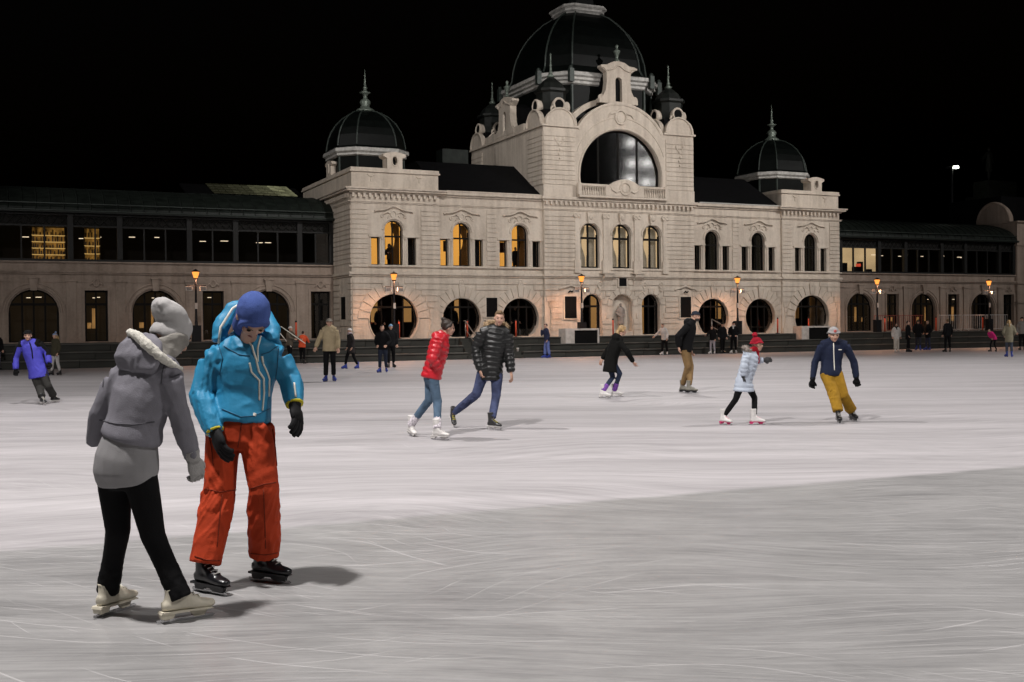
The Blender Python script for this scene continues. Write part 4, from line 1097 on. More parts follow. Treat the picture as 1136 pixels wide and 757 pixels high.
def lerp(a, b, t): return a + (b-a)*t
def fab(name, col, rough=.85, bump=.25, bs=120, var=.12, spec=.25, sc=7): return mat(name, col, rough, 0, var, sc, bump, bs, spec, sheen=.0)
SKIN = mat('skin', (.50, .30, .22), .55, 0, .10, 9, .05, 60, .4)
HAIRB = mat('hair_brown', (.025, .015, .010), .5, 0, .35, 30, .5, 60, stretch=(1, 1, .3))
HAIRL = mat('hair_blond', (.34, .22, .10), .5, 0, .35, 30, .5, 60, stretch=(1, 1, .3))
HAIRS = mat('hair_sandy', (.16, .10, .05), .6, 0, .35, 40, .5, 60)
BLADE = mat('blade_steel', (.55, .55, .56), .25, .9, .1, 8)
BLK = fab('black_cloth', (.006, .006, .0065), spec=.12); BLKP = mat('black_plastic', (.010, .010, .012), .28, 0, .2, 8, .1, 30, .5)
WHT = mat('white_leather', (.66, .64, .62), .5, 0, .12, 9, .15, 50, .4); CREAM = mat('cream_leather', (.56, .52, .42), .5, 0, .15, 9, .15, 50, .4)
BLUEP = mat('blue_plastic', (.025, .05, .30), .35, 0, .2, 9); GREYB = mat('grey_boot', (.20, .19, .16), .6, 0, .2, 12, .2, 50)
EYE = mat('eye_dark', (.02, .014, .010), .2); LIP = mat('lip', (.34, .13, .11), .5); TEETH = mat('cream_trim', (.72, .70, .62), .8, 0, .1, 20)

def hand_mb(mb, w, d, nrm, size=1., curl=.5, fat=1., thumb=1):
    """palm, four fingers of unequal length and a thumb that leaves the side of the palm"""
    d = d.normalized(); nrm = (nrm - d*nrm.dot(d)).normalized(); sd = d.cross(nrm)*thumb
    L = .088*size
    mb.tube([w-d*.03*size, w+d*.015*size, w+d*L*.55, w+d*L], [(.026*size*fat, .020*size*fat), (.032*size*fat, .019*size*fat), (.042*size*fat, .017*size*fat), (.040*size*fat, .014*size*fat)], 10, sd)
    for k, (off, ln) in enumerate(((.030, .066), (.010, .076), (-.011, .071), (-.031, .055))):
        b = w + d*L*.95 + sd*off*size*(.8+.2*fat)
        c = curl*(1+.12*k); l3 = ln*size
        d1 = (d*math.cos(c*.5)+nrm*math.sin(c*.5)+sd*off*1.2).normalized(); d2 = (d*math.cos(c*1.3)+nrm*math.sin(c*1.3)).normalized(); d3 = (d*math.cos(c*2.0)+nrm*math.sin(c*2.0)).normalized()
        p1 = b+d1*l3*.45; p2 = p1+d2*l3*.32; p3 = p2+d3*l3*.25
        r = .0098*size*fat
        mb.tube([b-d1*.01, b, p1, p2, p3, p3+d3*.004], [r, r*1.05, r, r*.94, r*.82, r*.4], 7)
    b = w + d*L*.28 + sd*.036*size
    t1 = (d*.75+sd*.6+nrm*.25).normalized(); t2 = (d*.95+sd*.15+nrm*.35).normalized()
    r = .0112*size*fat
    mb.tube([b-t1*.012, b, b+t1*.032*size, b+t1*.032*size+t2*.026*size, b+t1*.032*size+t2*.034*size], [r, r*1.1, r, r*.85, r*.4], 7)

def skate(parent, ankle, toe, style, vox, k=1., pitch=0., roll=0.):
    """boot with runner; ankle is .17 k above the ice when flat"""
    x = Vector(toe); x.z = 0; x.normalize(); z = Vector((0, 0, 1)); y = z.cross(x)
    R = Matrix((x, y, z)).transposed() @ Matrix.Rotation(pitch, 3, 'Y') @ Matrix.Rotation(roll, 3, 'X')
    f = lambda a, b, c: ankle + R @ (Vector((a, b, c))*k)
    bm_, trim, hold, tall = style
    S3 = R @ Vector((0, 1, 0))
    mb = MB()
    mb.tube([f(-.075, 0, -.07), f(-.05, 0, -.068), f(.02, 0, -.066), f(.09, 0, -.074), f(.145, 0, -.080), f(.175, 0, -.084), f(.185, 0, -.086)],
            [(.022, .026), (.036, .036), (.037, .038), (.044, .032), (.044, .026), (.032, .020), (.012, .012)], 12, S3)
    mb.tube([f(-.022, 0, -.06), f(-.018, 0, 0), f(-.02, 0, tall*.6), f(-.022, 0, tall)], [(.036, .05), (.040, .047), (.044, .05), (.048, .054)], 12, S3)
    mb.tube([f(.0, 0, -.01), f(.05, 0, -.045), f(.10, 0, -.06)], [(.034, .036), (.036, .03), (.034, .026)], 10, S3)
    b = remeshed('skate', mb, bm_, parent, vox, 2)
    h = MB()
    def pl(mb_, poly, w): 
        poly = [(a, c if c > -.106 else -.106+(c+.106)*.72) for a, c in poly]
        n = len(poly); vs = [f(a, -w, c) for a, c in poly] + [f(a, w, c) for a, c in poly]
        mb_.add(vs, [tuple(range(n)), tuple(range(2*n-1, n-1, -1))] + [(i, i+n, (i+1) % n+n, (i+1) % n) for i in range(n)])
    pl(h, [(-.082, -.094), (.160, -.098), (.172, -.106), (-.086, -.106)], .031)
    if bm_ in (WHT, CREAM):
        pl(h, [(-.085, -.105), (-.015, -.105), (-.028, -.138), (-.080, -.138)], .024)
        pl(h, [(-.07, -.130), (-.035, -.130), (-.040, -.150), (-.065, -.150)], .008); pl(h, [(.055, -.105), (.150, -.105), (.130, -.150), (.080, -.150)], .008)
    else: pl(h, [(-.080, -.105), (.160, -.105), (.148, -.150), (.070, -.150), (.050, -.128), (.010, -.128), (-.012, -.150), (-.070, -.150)], .010)
    plain('runner_holder', h, hold, b, False)
    bl = MB(); pl(bl, [(-.10, -.143), (.17, -.143), (.185, -.155), (.172, -.168), (-.085, -.170), (-.102, -.160)], .0035)
    plain('blade', bl, BLADE, b, False)
    if trim is not None:
        t = MB()
        for q in range(4 if tall < .1 else 6):
            a, c = (.10-.025*q, -.036+.013*q) if q < 4 else (.028-.004*q, .02+.03*(q-4))
            t.tube([f(a, -.022, c-.006), f(a+.006, 0, c), f(a, .022, c-.006)], .0042, 5)
        plain('lace', t, trim, b)
    return b
HOCKEY = (BLKP, mat('lace_grey', (.35, .34, .32), .8), BLKP, .075)
FIGW = (WHT, mat('lace_white', (.7, .68, .66), .8), WHT, .12)
FIGC = (CREAM, TEETH, CREAM, .02)
BLUES = (BLUEP, mat('lace_dark', (.02, .02, .03), .8), BLUEP, .11)
PINKS = (WHT, mat('pink_trim', (.60, .04, .16), .5), MATS['pink_trim'], .12)
BWS = (mat('blackwhite_boot', (.03, .03, .03), .35), mat('lace_yellow', (.60, .50, .03), .7), WHT, .10)
GRYS = (GREYB, MATS['lace_dark'], BLKP, .12)

def person(J, label, o, root_pos):
    """J: world joints.  o: clothing options.  One Empty with body, clothes and skates under it"""
    global ROOT_POS
    ROOT_POS = Vector(root_pos)
    r = thing(o.get('name', 'person'), label, o.get('cat', 'person'), root_pos, 0, o.get('group'))
    k = o.get('k', 1.); vx = o.get('vox', .014); det = o.get('det', 1)
    H = lerp(J['hpL'], J['hpR'], .5); N = J['nk']
    sS = (J['sR']-J['sL']).normalized(); sH = (J['hpR']-J['hpL']).normalized()
    F = o['fwd'].normalized(); up = Vector((0, 0, 1))
    hunch = o.get('hunch', 0.)
    spine = lambda t: lerp(H, N, t) - F*hunch*math.sin(math.pi*max(0, min(1, t)))
    side = (sS+sH).normalized()
    HD = J['hd']; FD = o.get('face', F).normalized()
    U = (up - FD*up.dot(FD)).normalized(); SD = FD.cross(U)
    if o.get('tilt'): 
        q = Matrix.Rotation(o['tilt'], 3, FD); U = q @ U; SD = q @ SD
    M = Matrix((SD, FD, U)).transposed()
    hk = k*o.get('hk', 1.)
    hp = lambda x, y, z: HD + M @ (Vector((x, y, z))*hk)
    # ---- body: one continuous skin
    mb = MB()
    mb.ball(hp(0, -.012, .028), (.074*hk, .092*hk, .090*hk), 16, 10, M); mb.ball(hp(0, .020, -.035), (.058*hk, .070*hk, .080*hk), 14, 10, M)
    mb.ball(hp(0, .058, -.090), (.026*hk, .024*hk, .022*hk), 10, 8, M)
    mb.tube([hp(0, .085, .012), hp(0, .096, -.018), hp(0, .101, -.034), hp(0, .086, -.046)], [.010*hk, .012*hk, .015*hk, .010*hk], 8)
    mb.ball(hp(0, .074, .024), (.048*hk, .020*hk, .011*hk), 10, 6, M)
    for s in (-1, 1): mb.ball(hp(s*.076, -.006, -.012), (.012*hk, .022*hk, .033*hk), 8, 6, M)
    for s in (-1, 1): mb.ball(hp(s*.035, .062, -.03), (.026*hk, .024*hk, .026*hk), 8, 6, M)
    mb.tube([lerp(N, HD, -.2), N, lerp(N, HD, .6)], [.062*k, .054*k, .050*k], 10)
    mb.tube([spine(-.05), spine(.1), spine(.4), spine(.7), spine(.92)], [(.145*k, .095*k), (.145*k, .095*k), (.115*k, .085*k), (.135*k, .095*k), (.11*k, .07*k)], 14, side)
    mb.tube([J['sL'], lerp(J['sL'], N, .6)-Vector((0, 0, .01)), N-Vector((0, 0, .02)), lerp(J['sR'], N, .6)-Vector((0, 0, .01)), J['sR']], [.045*k, .05*k, .055*k, .05*k, .045*k], 10)
    for s in 'LR':
        mb.tube([J['s'+s], lerp(J['s'+s], J['e'+s], .5), J['e'+s], lerp(J['e'+s], J['w'+s], .5), J['w'+s]], [.045*k, .042*k, .034*k, .034*k, .024*k], 10)
        mb.tube([J['hp'+s], lerp(J['hp'+s], J['k'+s], .5), J['k'+s], lerp(J['k'+s], J['a'+s], .4), J['a'+s]], [.075*k, .066*k, .050*k, .050*k, .034*k], 10)
    body = remeshed('body', mb, o.get('skin', SKIN), r, min(vx, .0105*k) if det else min(vx, .015*k), 2 if det else 1)
    if det:
        for s in (-1, 1):
            plain('eye', MB().ball(hp(s*.031, .080, -.002), (.012*hk, .010*hk, (.0018 if o.get('lids') else .0065)*hk), 8, 6, M), EYE, body)
            plain('eyebrow', MB().tube([hp(s*.014, .094, .020), hp(s*.032, .090, .027), hp(s*.052, .076, .021)], [.0025*hk, .003*hk, .002*hk], 6), o.get('hairm', HAIRB), body)
        plain('mouth', MB().tube([hp(-.024, .080, -.066), hp(-.008, .089, -.063), hp(.008, .089, -.063), hp(.024, .080, -.066)], [.003*hk, .0055*hk, .0055*hk, .003*hk], 6), LIP, body)
    # ---- hands / gloves
    for s in 'LR':
        if o.get('hide'+s): continue
        d = o.get('hd'+s, (J['w'+s]-J['e'+s])).normalized(); nr = o.get('hn'+s, F + up*.0)
        gl = o.get('glove'); h = MB()
        hand_mb(h, J['w'+s]+d*.01, d, nr, k*(1.0 if not gl else o.get('gsize', 1.08)), o.get('curl', .6), 1.25 if gl else 1.05, (1 if s == 'R' else -1)*o.get('thumb', 1))
        plain('glove' if gl else 'hand', h, gl or o.get('skin', SKIN), r if gl else body)
        if gl and o.get('cuff'): plain('glove_cuff', MB().tube([J['w'+s]-d*.006, J['w'+s]+d*.004], [.056*k, .054*k], 14), o['cuff'], r)
        if gl: plain('glove_wrist', MB().tube([J['w'+s]-d*.035, J['w'+s]-d*.0, J['w'+s]+d*.03], [.046*k, .040*k, .036*k], 12), gl, r)
    # ---- trousers
    pr = o.get('leg', (.095, .075, .068, .055)); bot = o['bottom']; pad = o.get('seat', .02)
    mb = MB()
    wz = o.get('waist', .18)
    mb.tube([spine(wz), spine(.02), H-up*.07*k, H-up*.12*k], [((.125+pad)*k, (.10+pad)*k), ((.150+pad)*k, (.115+pad)*k), ((.15+pad)*k, (.112+pad)*k), ((.10+pad)*k, (.08+pad)*k)], 16, sH)
    bones = []
    for s in 'LR':
        hpj, kn, an = J['hp'+s], J['k'+s], J['a'+s]
        end = an + (an-kn).normalized()*o.get('legend', -.02)*k
        pts = [hpj, lerp(hpj, kn, .33), lerp(hpj, kn, .7), kn, lerp(kn, end, .3), lerp(kn, end, .65), end]
        a, b, c, d = [v*k for v in pr]
        mb.tube(pts, [a, a*.96, lerp(a, b, .6), b, lerp(b, c, .7), c, d], 14)
        bones += [(hpj, kn, 0.), (kn, end, (kn-hpj).length)]
    remeshed('trousers', mb, bot, r, vx, 3, post_folds(bones, o.get('lfold', .010)*k, o.get('lfreq', 17), .14, o.get('lbase', .35), 3.1) if det and o.get('lfold', .01) else None)
    # ---- top
    b_ = o.get('bulk', .03); hem = o.get('hem', .12); flare = o.get('flare', .0)
    mb = MB()
    hd_ = lerp((H-N).normalized(), -up, o.get('hemdrop', .6)).normalized()
    n_h = 3
    tor = [H + hd_*hem*k*(1-q/n_h) for q in range(n_h)] + [spine(t) for t in (0, .2, .42, .64, .82, .93, 1.0)]
    rad = [((.150+b_+flare*(1-q/n_h))*k, (.115+b_+flare*(1-q/n_h))*k) for q in range(n_h)] + [(w*k+b_*k, d*k+b_*k) for w, d in ((.148, .113), (.135, .105), (.138, .108), (.152, .115), (.150, .105), (.115, .085), (.055, .055))]
    if o.get('top0') is not None:
        tor = [spine(o['top0']), spine(o['top0']+.04)] + [spine(t) for t in (.42, .64, .82, .93, 1.0)]; rad = [((.150+b_)*k, (.125+b_)*k), ((.152+b_)*k, (.125+b_)*k)] + rad[5:]
    if o.get('cinch'): rad[0] = (rad[0][0]*o['cinch'], rad[0][1]*o['cinch'])
    mb.tube(tor, rad, 18, side)
    sh = .058+b_*.7
    mb.tube([J['sL'], lerp(J['sL'], N, .55)+up*.005, lerp(N, spine(.93), .4), lerp(J['sR'], N, .55)+up*.005, J['sR']], [sh*k, (sh+.006)*k, (sh+.012)*k, (sh+.006)*k, sh*k], 12)
    ab = o.get('arm', b_)
    bones = [(tor[0], H, 0.), (H, N, hem*k)]
    for s in 'LR':
        S_, E2, Wr = J['s'+s], J['e'+s], J['w'+s]
        mb.tube([S_, lerp(S_, E2, .35), lerp(S_, E2, .75), E2, lerp(E2, Wr, .3), lerp(E2, Wr, .7), Wr], [(.056+ab)*k, (.054+ab)*k, (.047+ab)*k, (.046+ab)*k, (.045+ab)*k, (.038+ab)*k, (.030+ab*.8)*k], 12)
        bones += [(S_, E2, .03), (E2, Wr, .03+(E2-S_).length)]
    if o.get('collar'): mb.tube([lerp(N, HD, -.05), lerp(N, HD, o['collar'])], [(.075+b_*.4)*k, (.070+b_*.4)*k], 14)
    if o.get('hood'):
        hb = o['hood']*k
        mb.ball(N - F*.085*k + up*.02*k, (.15*hb, .10*hb, .10*hb), 14, 10, Matrix((side, F, up)).transposed())
    post = None
    if o.get('puffer'): post = post_puffer(bones, o['puffer']*k, o.get('pamp', .014)*k)
    elif det: post = post_folds(bones, o.get('fold', .010)*k, o.get('freq', 16), .15, o.get('base', .45), 1.3)
    top = remeshed('coat' if hem > .25 else 'jacket', mb, o['top'], r, vx, 3, post)
    # ---- skirt
    if o.get('skirt'):
        mb = MB(); lk = lerp(lerp(J['hpL'], J['kL'], .25), lerp(J['hpR'], J['kR'], .25), .5)
        mb.tube([spine(.42), spine(.25), spine(.1), lerp(H, lk, .25), lerp(H, lk, .6), lk], [(.140*k, .115*k), (.155*k, .135*k), (.178*k, .155*k), (.186*k, .155*k), (.180*k, .14*k), (.168*k, .13*k)], 18, sH)
        remeshed('skirt', mb, o['skirt'], r, vx, 3, post_folds([(spine(.28), lk, 0.)], .003, 22, .2, .6, 8.))
    # ---- hair
    hm = o.get('hairm', HAIRB); hs = o.get('hair')
    if hs:
        mb = MB()
        if hs == 'short':
            mb.ball(hp(0, -.022 if det else -.042, .046), (.078*hk, (.092 if det else .078)*hk, .088*hk), 14, 10, M)
            mb.ball(hp(0, .045, .092), (.055*hk, .045*hk, .028*hk), 10, 8, M)
        else:
            mb.ball(hp(0, -.024, .038), (.083*hk, .094*hk, .094*hk), 14, 10, M)
            for s in (-1, 1): mb.tube([hp(s*.05, .045, .085), hp(s*.078, .01, .03), hp(s*.07, -.05, -.03)], [.02*hk, .022*hk, .02*hk], 8)
            if hs == 'bun': mb.ball(hp(0, -.085, .115), (.042*hk, .042*hk, .04*hk), 10, 8, M); mb.ball(hp(0, -.07, .085), (.03*hk,)*3, 8, 6, M)
            if hs in ('pony', 'long'):
                mb.tube([hp(0, -.09, .03), hp(0, -.13, -.02), hp(0, -.15, -.10), hp(.01, -.13, -.19), hp(.0, -.12, -.24)], [.03*hk, .045*hk, .05*hk, .04*hk, .012*hk], 10)
            if hs == 'long':
                for s in (-1, 1): mb.tube([hp(s*.07, -.02, .03), hp(s*.085, -.02, -.08), hp(s*.08, .0, -.18), hp(s*.07, .01, -.24)], [.03*hk, .036*hk, .034*hk, .015*hk], 8)
        remeshed('hair', mb, hm, r, max(.008, vx*.7), 2, post_noise(.006, 45) if det else None)
    if o.get('beard'):
        mb = MB().ball(hp(0, .030, -.075), (.062*hk, .066*hk, .050*hk), 12, 8, M); remeshed('beard', mb, hm, r, max(.008, vx*.7), 1)
    # ---- hats
    ht = o.get('hat')
    if ht:
        hmat = o['hatm']; mb = MB()
        if ht == 'beanie':
            lev = o.get('brow', .038)
            rr = []
            for q in range(9):
                a = math.pi/2*q/8
                z = lev + (.125-lev)*math.sin(a); ra = .092*math.cos(a)**.8
                rr.append([hp(ra*.93*math.cos(t), -.012+ra*1.12*math.sin(t), z) for t in [2*math.pi*i/20 for i in range(20)]])
            mb.rings(rr)
            mb.tube([hp(.088*math.cos(t), -.012+.106*math.sin(t), lev+.008-(0.022 if math.sin(t) < -.2 else 0)) for t in [2*math.pi*i/20 for i in range(21)]], [(.012*hk, .022*hk)]*21, 8, U)
            remeshed('hat', mb, hmat, r, max(.008, vx*.7), 2, post_noise(.005, 30) if det else None)
            if o.get('pom'): remeshed('pompom', MB().ball(hp(0, -.045, .158), .048*hk, 12, 8), hmat, r, max(.008, vx*.7), 1, post_noise(.012, 60))
            if o.get('patch'):
                plain('hat_patch', MB().ball(hp(.01, .100, .072), (.026*hk, .01*hk, .024*hk), 10, 6, M), o['patch'], r)
        elif ht == 'slouch':
            mb.ball(hp(0, -.012, .045), (.088*hk, .104*hk, .085*hk), 16, 10, M); mb.ball(hp(0, -.06, .085), (.092*hk, .105*hk, .072*hk), 16, 10, M); mb.ball(hp(0, -.115, .10), (.072*hk, .06*hk, .05*hk), 14, 8, M)
            mb.tube([hp(.080*math.cos(t), -.012+.096*math.sin(t), .004-(.025 if math.sin(t) < -.2 else 0)) for t in [2*math.pi*i/20 for i in range(21)]], [(.034*hk, .012*hk)]*21, 8, U)
            hb1, hb2 = hp(0, .05, .02), hp(0, -.15, .11)
            remeshed('hat', mb, hmat, r, .008, 4, post_folds([(hb1, hb2, 0.)], .009, 16, .3, .3, 5.))
        elif ht == 'balaclava':
            rr = []
            mb.ball(hp(0, -.020, .026), (.088*hk, .105*hk, .104*hk), 20, 12, M); mb.ball(hp(0, -.035, -.05), (.082*hk, .080*hk, .085*hk), 16, 10, M)
            mb.tube([hp(.072*math.cos(t), .066+.010*math.sin(t)-.02*abs(math.cos(t)), .0-.005+.075*math.sin(t)) for t in [2*math.pi*i/24 for i in range(25)]], .014*hk, 8)
            mb.tube([hp(0, -.03, -.06), hp(0, -.03, -.12), hp(0, -.02, -.17)], [.075*hk, .076*hk, .08*hk], 14)
            remeshed('balaclava', mb, hmat, r, .008, 2, post_noise(.004, 25))
        elif ht == 'hoodup':
            mb.ball(hp(0, -.03, .02), (.105*hk, .115*hk, .125*hk), 16, 10, M); mb.ball(hp(0, -.04, -.07), (.10*hk, .09*hk, .09*hk), 14, 8, M)
            mb.tube([hp(.082*math.cos(t), .055, -.01+.10*math.sin(t)) for t in [2*math.pi*i/20 for i in range(21)]], .02*hk, 8)
            remeshed('hood', mb, hmat, r, max(.009, vx*.7), 2)
    if o.get('scarf'):
        mb = MB()
        Bm = Matrix((side, F, up)).transposed()
        for q in range(3 if ht == 'slouch' else 2):
            mb.tube([lerp(N, HD, .22+.25*q) + Bm @ Vector((.085*k*math.cos(t), .085*k*math.sin(t), .018*math.sin(t*2+q))) for t in [2*math.pi*i/18 for i in range(19)]], (.034 if q == 0 else .03)*k, 8)
        if o.get('scarftail'): mb.tube([lerp(N, HD, .1)+F*.10*k, N+F*.125*k-up*.08*k, N+F*.13*k-up*.2*k], [(.04*k, .03*k), (.05*k, .022*k), (.05*k, .015*k)], 8, side)
        remeshed('scarf', mb, o['scarf'], r, max(.009, vx*.7), 2, post_noise(.006, 40))
    if o.get('fur'):
        fm_ = o['fur']; mb = MB(); rg = random.Random(4)
        c0 = lerp(N, HD, .12); Bm = Matrix((side, F, up)).transposed()
        pts = [c0 + Bm @ Vector((.155*k*math.cos(t), -.05*k+.10*k*math.sin(t), (.03-.055*math.sin(t))*k)) for t in [math.radians(-205+230*i/22) for i in range(23)]]
        mb.tube(pts, [(.045*k, .04*k)]*23, 8)
        for q in range(700):
            i = rg.randrange(22); p = lerp(pts[i], pts[i+1], rg.random()); dd = Vector((rg.gauss(0, 1), rg.gauss(0, 1), rg.gauss(0, 1)+.2)).normalized()
            a = p+dd*.036*k; e = p+dd*(.065+.02*rg.random())*k + Vector((0, 0, -.008)); s_ = dd.orthogonal().normalized()*.006*k; t_ = dd.cross(s_)
            mb.add([a+s_, a-s_*.5+t_*.8, a-s_*.5-t_*.8, e], [(0, 1, 3), (1, 2, 3), (2, 0, 3), (0, 2, 1)])
        plain('fur_trim', mb, fm_, r)
    for s in 'LR':
        if o.get('skates'): skate(r, J['a'+s], J['t'+s], o['skates'], max(.0085, vx*.7) if det else vx*.8, k*o.get('bk', 1.14), o.get('pitch'+s, 0.), o.get('roll'+s, 0.))
        if o.get('sock'):
            kn, an = J['k'+s], J['a'+s]; d = (an-kn).normalized()
            mb = MB().tube([an-d*.20*k, an-d*.14*k, an-d*.06*k, an+d*o.get('sockend', .02)*k], [.056*k, .060*k, .064*k, .064*k], 12)
            remeshed('leg_warmer', mb, o['sock'], r, vx*.8, 2, post_noise(.005, 35) if det else None)
    return r

def posed(ox, oy, s, pts, feet, k=1., ank=.172):
    """joints read off the photograph (enlarged coordinates) and put at their real distance; feet give that distance"""
    q = lambda zx, zy: (ox+zx/s, oy+zy/s)
    J = {}; ys = []
    for side, (hx, hy, tx, ty, lift) in feet.items():
        h = ground(*q(hx, hy)); t = ground(*q(tx, ty)); d = t-h; d.z = 0
        d.normalize()
        J['a'+side] = h + d*.085*k + Vector((0, 0, ank*k+lift)); J['t'+side] = d; ys.append(h.y)
    Y0 = sum(ys)/2
    for n, v in pts.items():
        p = at(*q(v[0], v[1]), Y0 + (v[2] if len(v) > 2 else 0)); J[n] = p
    g = (J['aL']+J['aR'])/2; g.z = 0
    return J, g
V3 = lambda *a: Vector(a)

# ---- 1 the grey woman in the foreground

HOOD = fab('grey_hoodie', (.19, .185, .21), .95, .3, 160, .10, .15)
J, g = posed(60, 300, 1.803, dict(hd=(236, 128, .10), nk=(205, 176, .03), sL=(126, 224, .06), sR=(231, 219, -.06), eL=(92, 285, .06), wL=(78, 350, .14), eR=(252, 292, -.04), wR=(277, 374, .0),
    hpL=(118, 395, .03), hpR=(168, 392, -.03), kL=(128, 522, .05), kR=(198, 532, .0)), dict(L=(88, 696, 150, 676, 0), R=(216, 707, 278, 697, 0)))
ow = dict(fwd=V3(.45, .9, 0), face=V3(.62, .60, -.50), top=HOOD, bottom=BLK, skirt=fab('grey_knit_skirt', (.26, .255, .26), .95, .25, 240, .06, .15), top0=.255, bulk=.024, arm=.012, cinch=.98,
    leg=(.092, .068, .060, .052), seat=.006, lfold=.003, legend=-.03, skates=FIGC, sock=BLK, hat='slouch', hatm=fab('grey_knit_hat', (.40, .39, .385), .95, .35, 200, .08, .15), scarf=fab('grey_fluff_scarf', (.30, .285, .26), 1., .8, 200, .2, .1),
    glove=fab('grey_knit_glove', (.36, .35, .34), .95, .5, 120, .1, .1), curl=1.1, hideL=True, vox=.0095, fold=.009, freq=13, hk=1.05, sockend=.05, hnR=V3(-.5, .3, 0), hunch=.03)
w1 = person(J, 'woman in grey hoodie, knit skirt and slouchy beanie, seen from behind in foreground', ow, g)
# hood hanging on her back with fleece lining
ROOT_POS = Vector(g); N = J['nk']
mb = MB()
Bm = Matrix((V3(.92, -.38, 0), V3(.38, .92, 0), V3(0, 0, 1))).transposed()
def bp_(x, y, z): return N + Bm @ Vector((x, y, z))
mb.tube([bp_(-.02, -.10, -.075), bp_(-.02, -.13, -.05), bp_(-.02, -.125, .015), bp_(-.03, -.10, .08), bp_(-.045, -.06, .125)], [(.09, .025), (.145, .04), (.155, .05), (.128, .046), (.08, .026)], 16, Bm @ Vector((1, 0, -.25)))
remeshed('hood', mb, HOOD, w1, .0095, 3, post_folds([(bp_(0, -.1, -.08), bp_(0, -.05, .15), 0.)], .006, 12, .2, .5, 2.))
mb = MB().tube([bp_(-.13, -.06, .12), bp_(-.085, -.11, .145), bp_(-.005, -.145, .125), bp_(.065, -.15, .075), bp_(.125, -.12, .01), bp_(.16, -.05, -.04), bp_(.16, .02, -.065)], [.012, .022, .027, .031, .029, .022, .012], 10)
remeshed('fleece_lining', mb, mat('fleece', (.62, .60, .54), 1., 0, .15, 60, .8, 150, .1), w1, .008, 1, post_noise(.008, 70))
# ---- 2 the man in the blue jacket
TEAL = mat('blue_shell', (.022, .22, .40), .55, 0, .10, 5, .12, 70, .4)
J, g = posed(60, 300, 1.803, dict(hd=(398, 92, -.18), nk=(385, 152, -.02), sL=(316, 188, .0), sR=(450, 178, .0), eL=(294, 248, -.06), wL=(322, 322, -.16), eR=(472, 218, .0), wR=(481, 268, -.10),
    hpL=(338, 318, .0), hpR=(402, 315, .0), kL=(331, 445, -.06), kR=(420, 440, -.06)), dict(L=(284, 640, 345, 652, 0), R=(398, 620, 470, 628, 0)))
om = dict(fwd=V3(.15, -1, 0), face=V3(.19, -.40, -.90), top=TEAL, bottom=fab('rust_ski_trousers', (.42, .045, .013), .8, .2, 110, .12, .2), hem=.06, top0=.05, hk=1.15, bulk=.044, arm=.028, cinch=.90, leg=(.112, .096, .098, .098), seat=.03,
    lfold=.016, lfreq=13, lbase=.6, legend=.0, skates=HOCKEY, bk=1.14, hat='balaclava', hatm=fab('blue_fleece', (.065, .105, .31), .95, .4, 140, .1, .15), glove=fab('black_glove', (.010, .010, .011), .8, .3, 60), cuff=mat('yellow_trim', (.50, .42, .02), .8),
    curl=.45, gsize=1.3, lids=True, vox=.008, fold=.012, freq=11, base=.6, collar=.22, hairm=HAIRS, hunch=.04, hnL=V3(.4, .3, 0), hnR=V3(-.5, .2, 0))
m1 = person(J, 'man in bright blue jacket and rust red trousers looking down in foreground', om, g)
JM = J; GM = Vector(g)
N = J['nk']; HDm = J['hd']
mb = MB()
# stiff hood standing behind his head
mb.tube([N+V3(-.17, .02, .03), N+V3(-.175, .05, .12), N+V3(-.11, .10, .24), N+V3(-.02, .13, .27), N+V3(.09, .10, .20), N+V3(.15, .05, .10), N+V3(.16, .0, .02)], [(.05, .05), (.055, .05), (.05, .035), (.045, .03), (.05, .035), (.055, .045), (.05, .045)], 10)
mb.tube([N+V3(-.15, .10, -.02), N+V3(-.05, .15, .04), N+V3(.07, .15, .04), N+V3(.15, .08, -.02)], [.07, .09, .09, .07], 10)
remeshed('hood', mb, TEAL, m1, .0095, 3, post_noise(.008, 22))
plain('hood_edge', MB().tube([N+V3(-.165, -.03, .02), N+V3(-.155, -.01, .12), N+V3(-.09, .03, .235), N+V3(-.04, .05, .27)], .009, 6), TEETH, m1)

wrinkle(TEAL, 5.5, .022, .75); wrinkle(MATS['rust_ski_trousers'], 6.5, .020, .7, (1, 1, 1.3)); wrinkle(HOOD, 6., .012, .5); wrinkle(MATS['grey_knit_skirt'], 7., .006, .4)
# ---- mid-distance skaters
FUR = mat('fur', (.34, .24, .14), .9, 0, .5, 40)
DENIM = fab('denim', (.085, .135, .20), .9, .4, 150, .25, .2, 5); DENIM2 = fab('dark_denim', (.050, .062, .125), .9, .4, 150, .5, .2, 5)
J, g = posed(430, 330, 4.453, dict(hd=(299, 150, .0), nk=(268, 200, .0), sL=(236, 222, .14), sR=(246, 222, -.16), eL=(215, 300, .22), wL=(240, 345, .20), eR=(222, 305, -.24), wR=(252, 352, -.18),
    hpL=(212, 385, .09), hpR=(222, 388, -.09), kL=(204, 508, .08), kR=(246, 520, -.08)), dict(L=(108, 683, 165, 698, .0), R=(222, 704, 300, 708, 0)))
person(J, 'woman in glossy red puffer jacket and jeans, dark hair in a bun', dict(fwd=V3(.95, .25, 0), face=V3(.96, .22, -.15), top=mat('red_puffer', (.46, .012, .022), .38, 0, .12, 6, .1, 40, .45), bottom=DENIM, puffer=.085, pamp=.020,
    hem=.05, hemdrop=.3, bulk=.040, arm=.032, leg=(.088, .066, .060, .048), seat=.012, lfold=.008, skates=FIGW, sock=mat('striped_sock', (.58, .54, .58), .9, 0, .4, 40), hair='bun', hideL=True, hideR=True, collar=.5, hood=.72, vox=.012, k=.96, pitchL=.15), g)
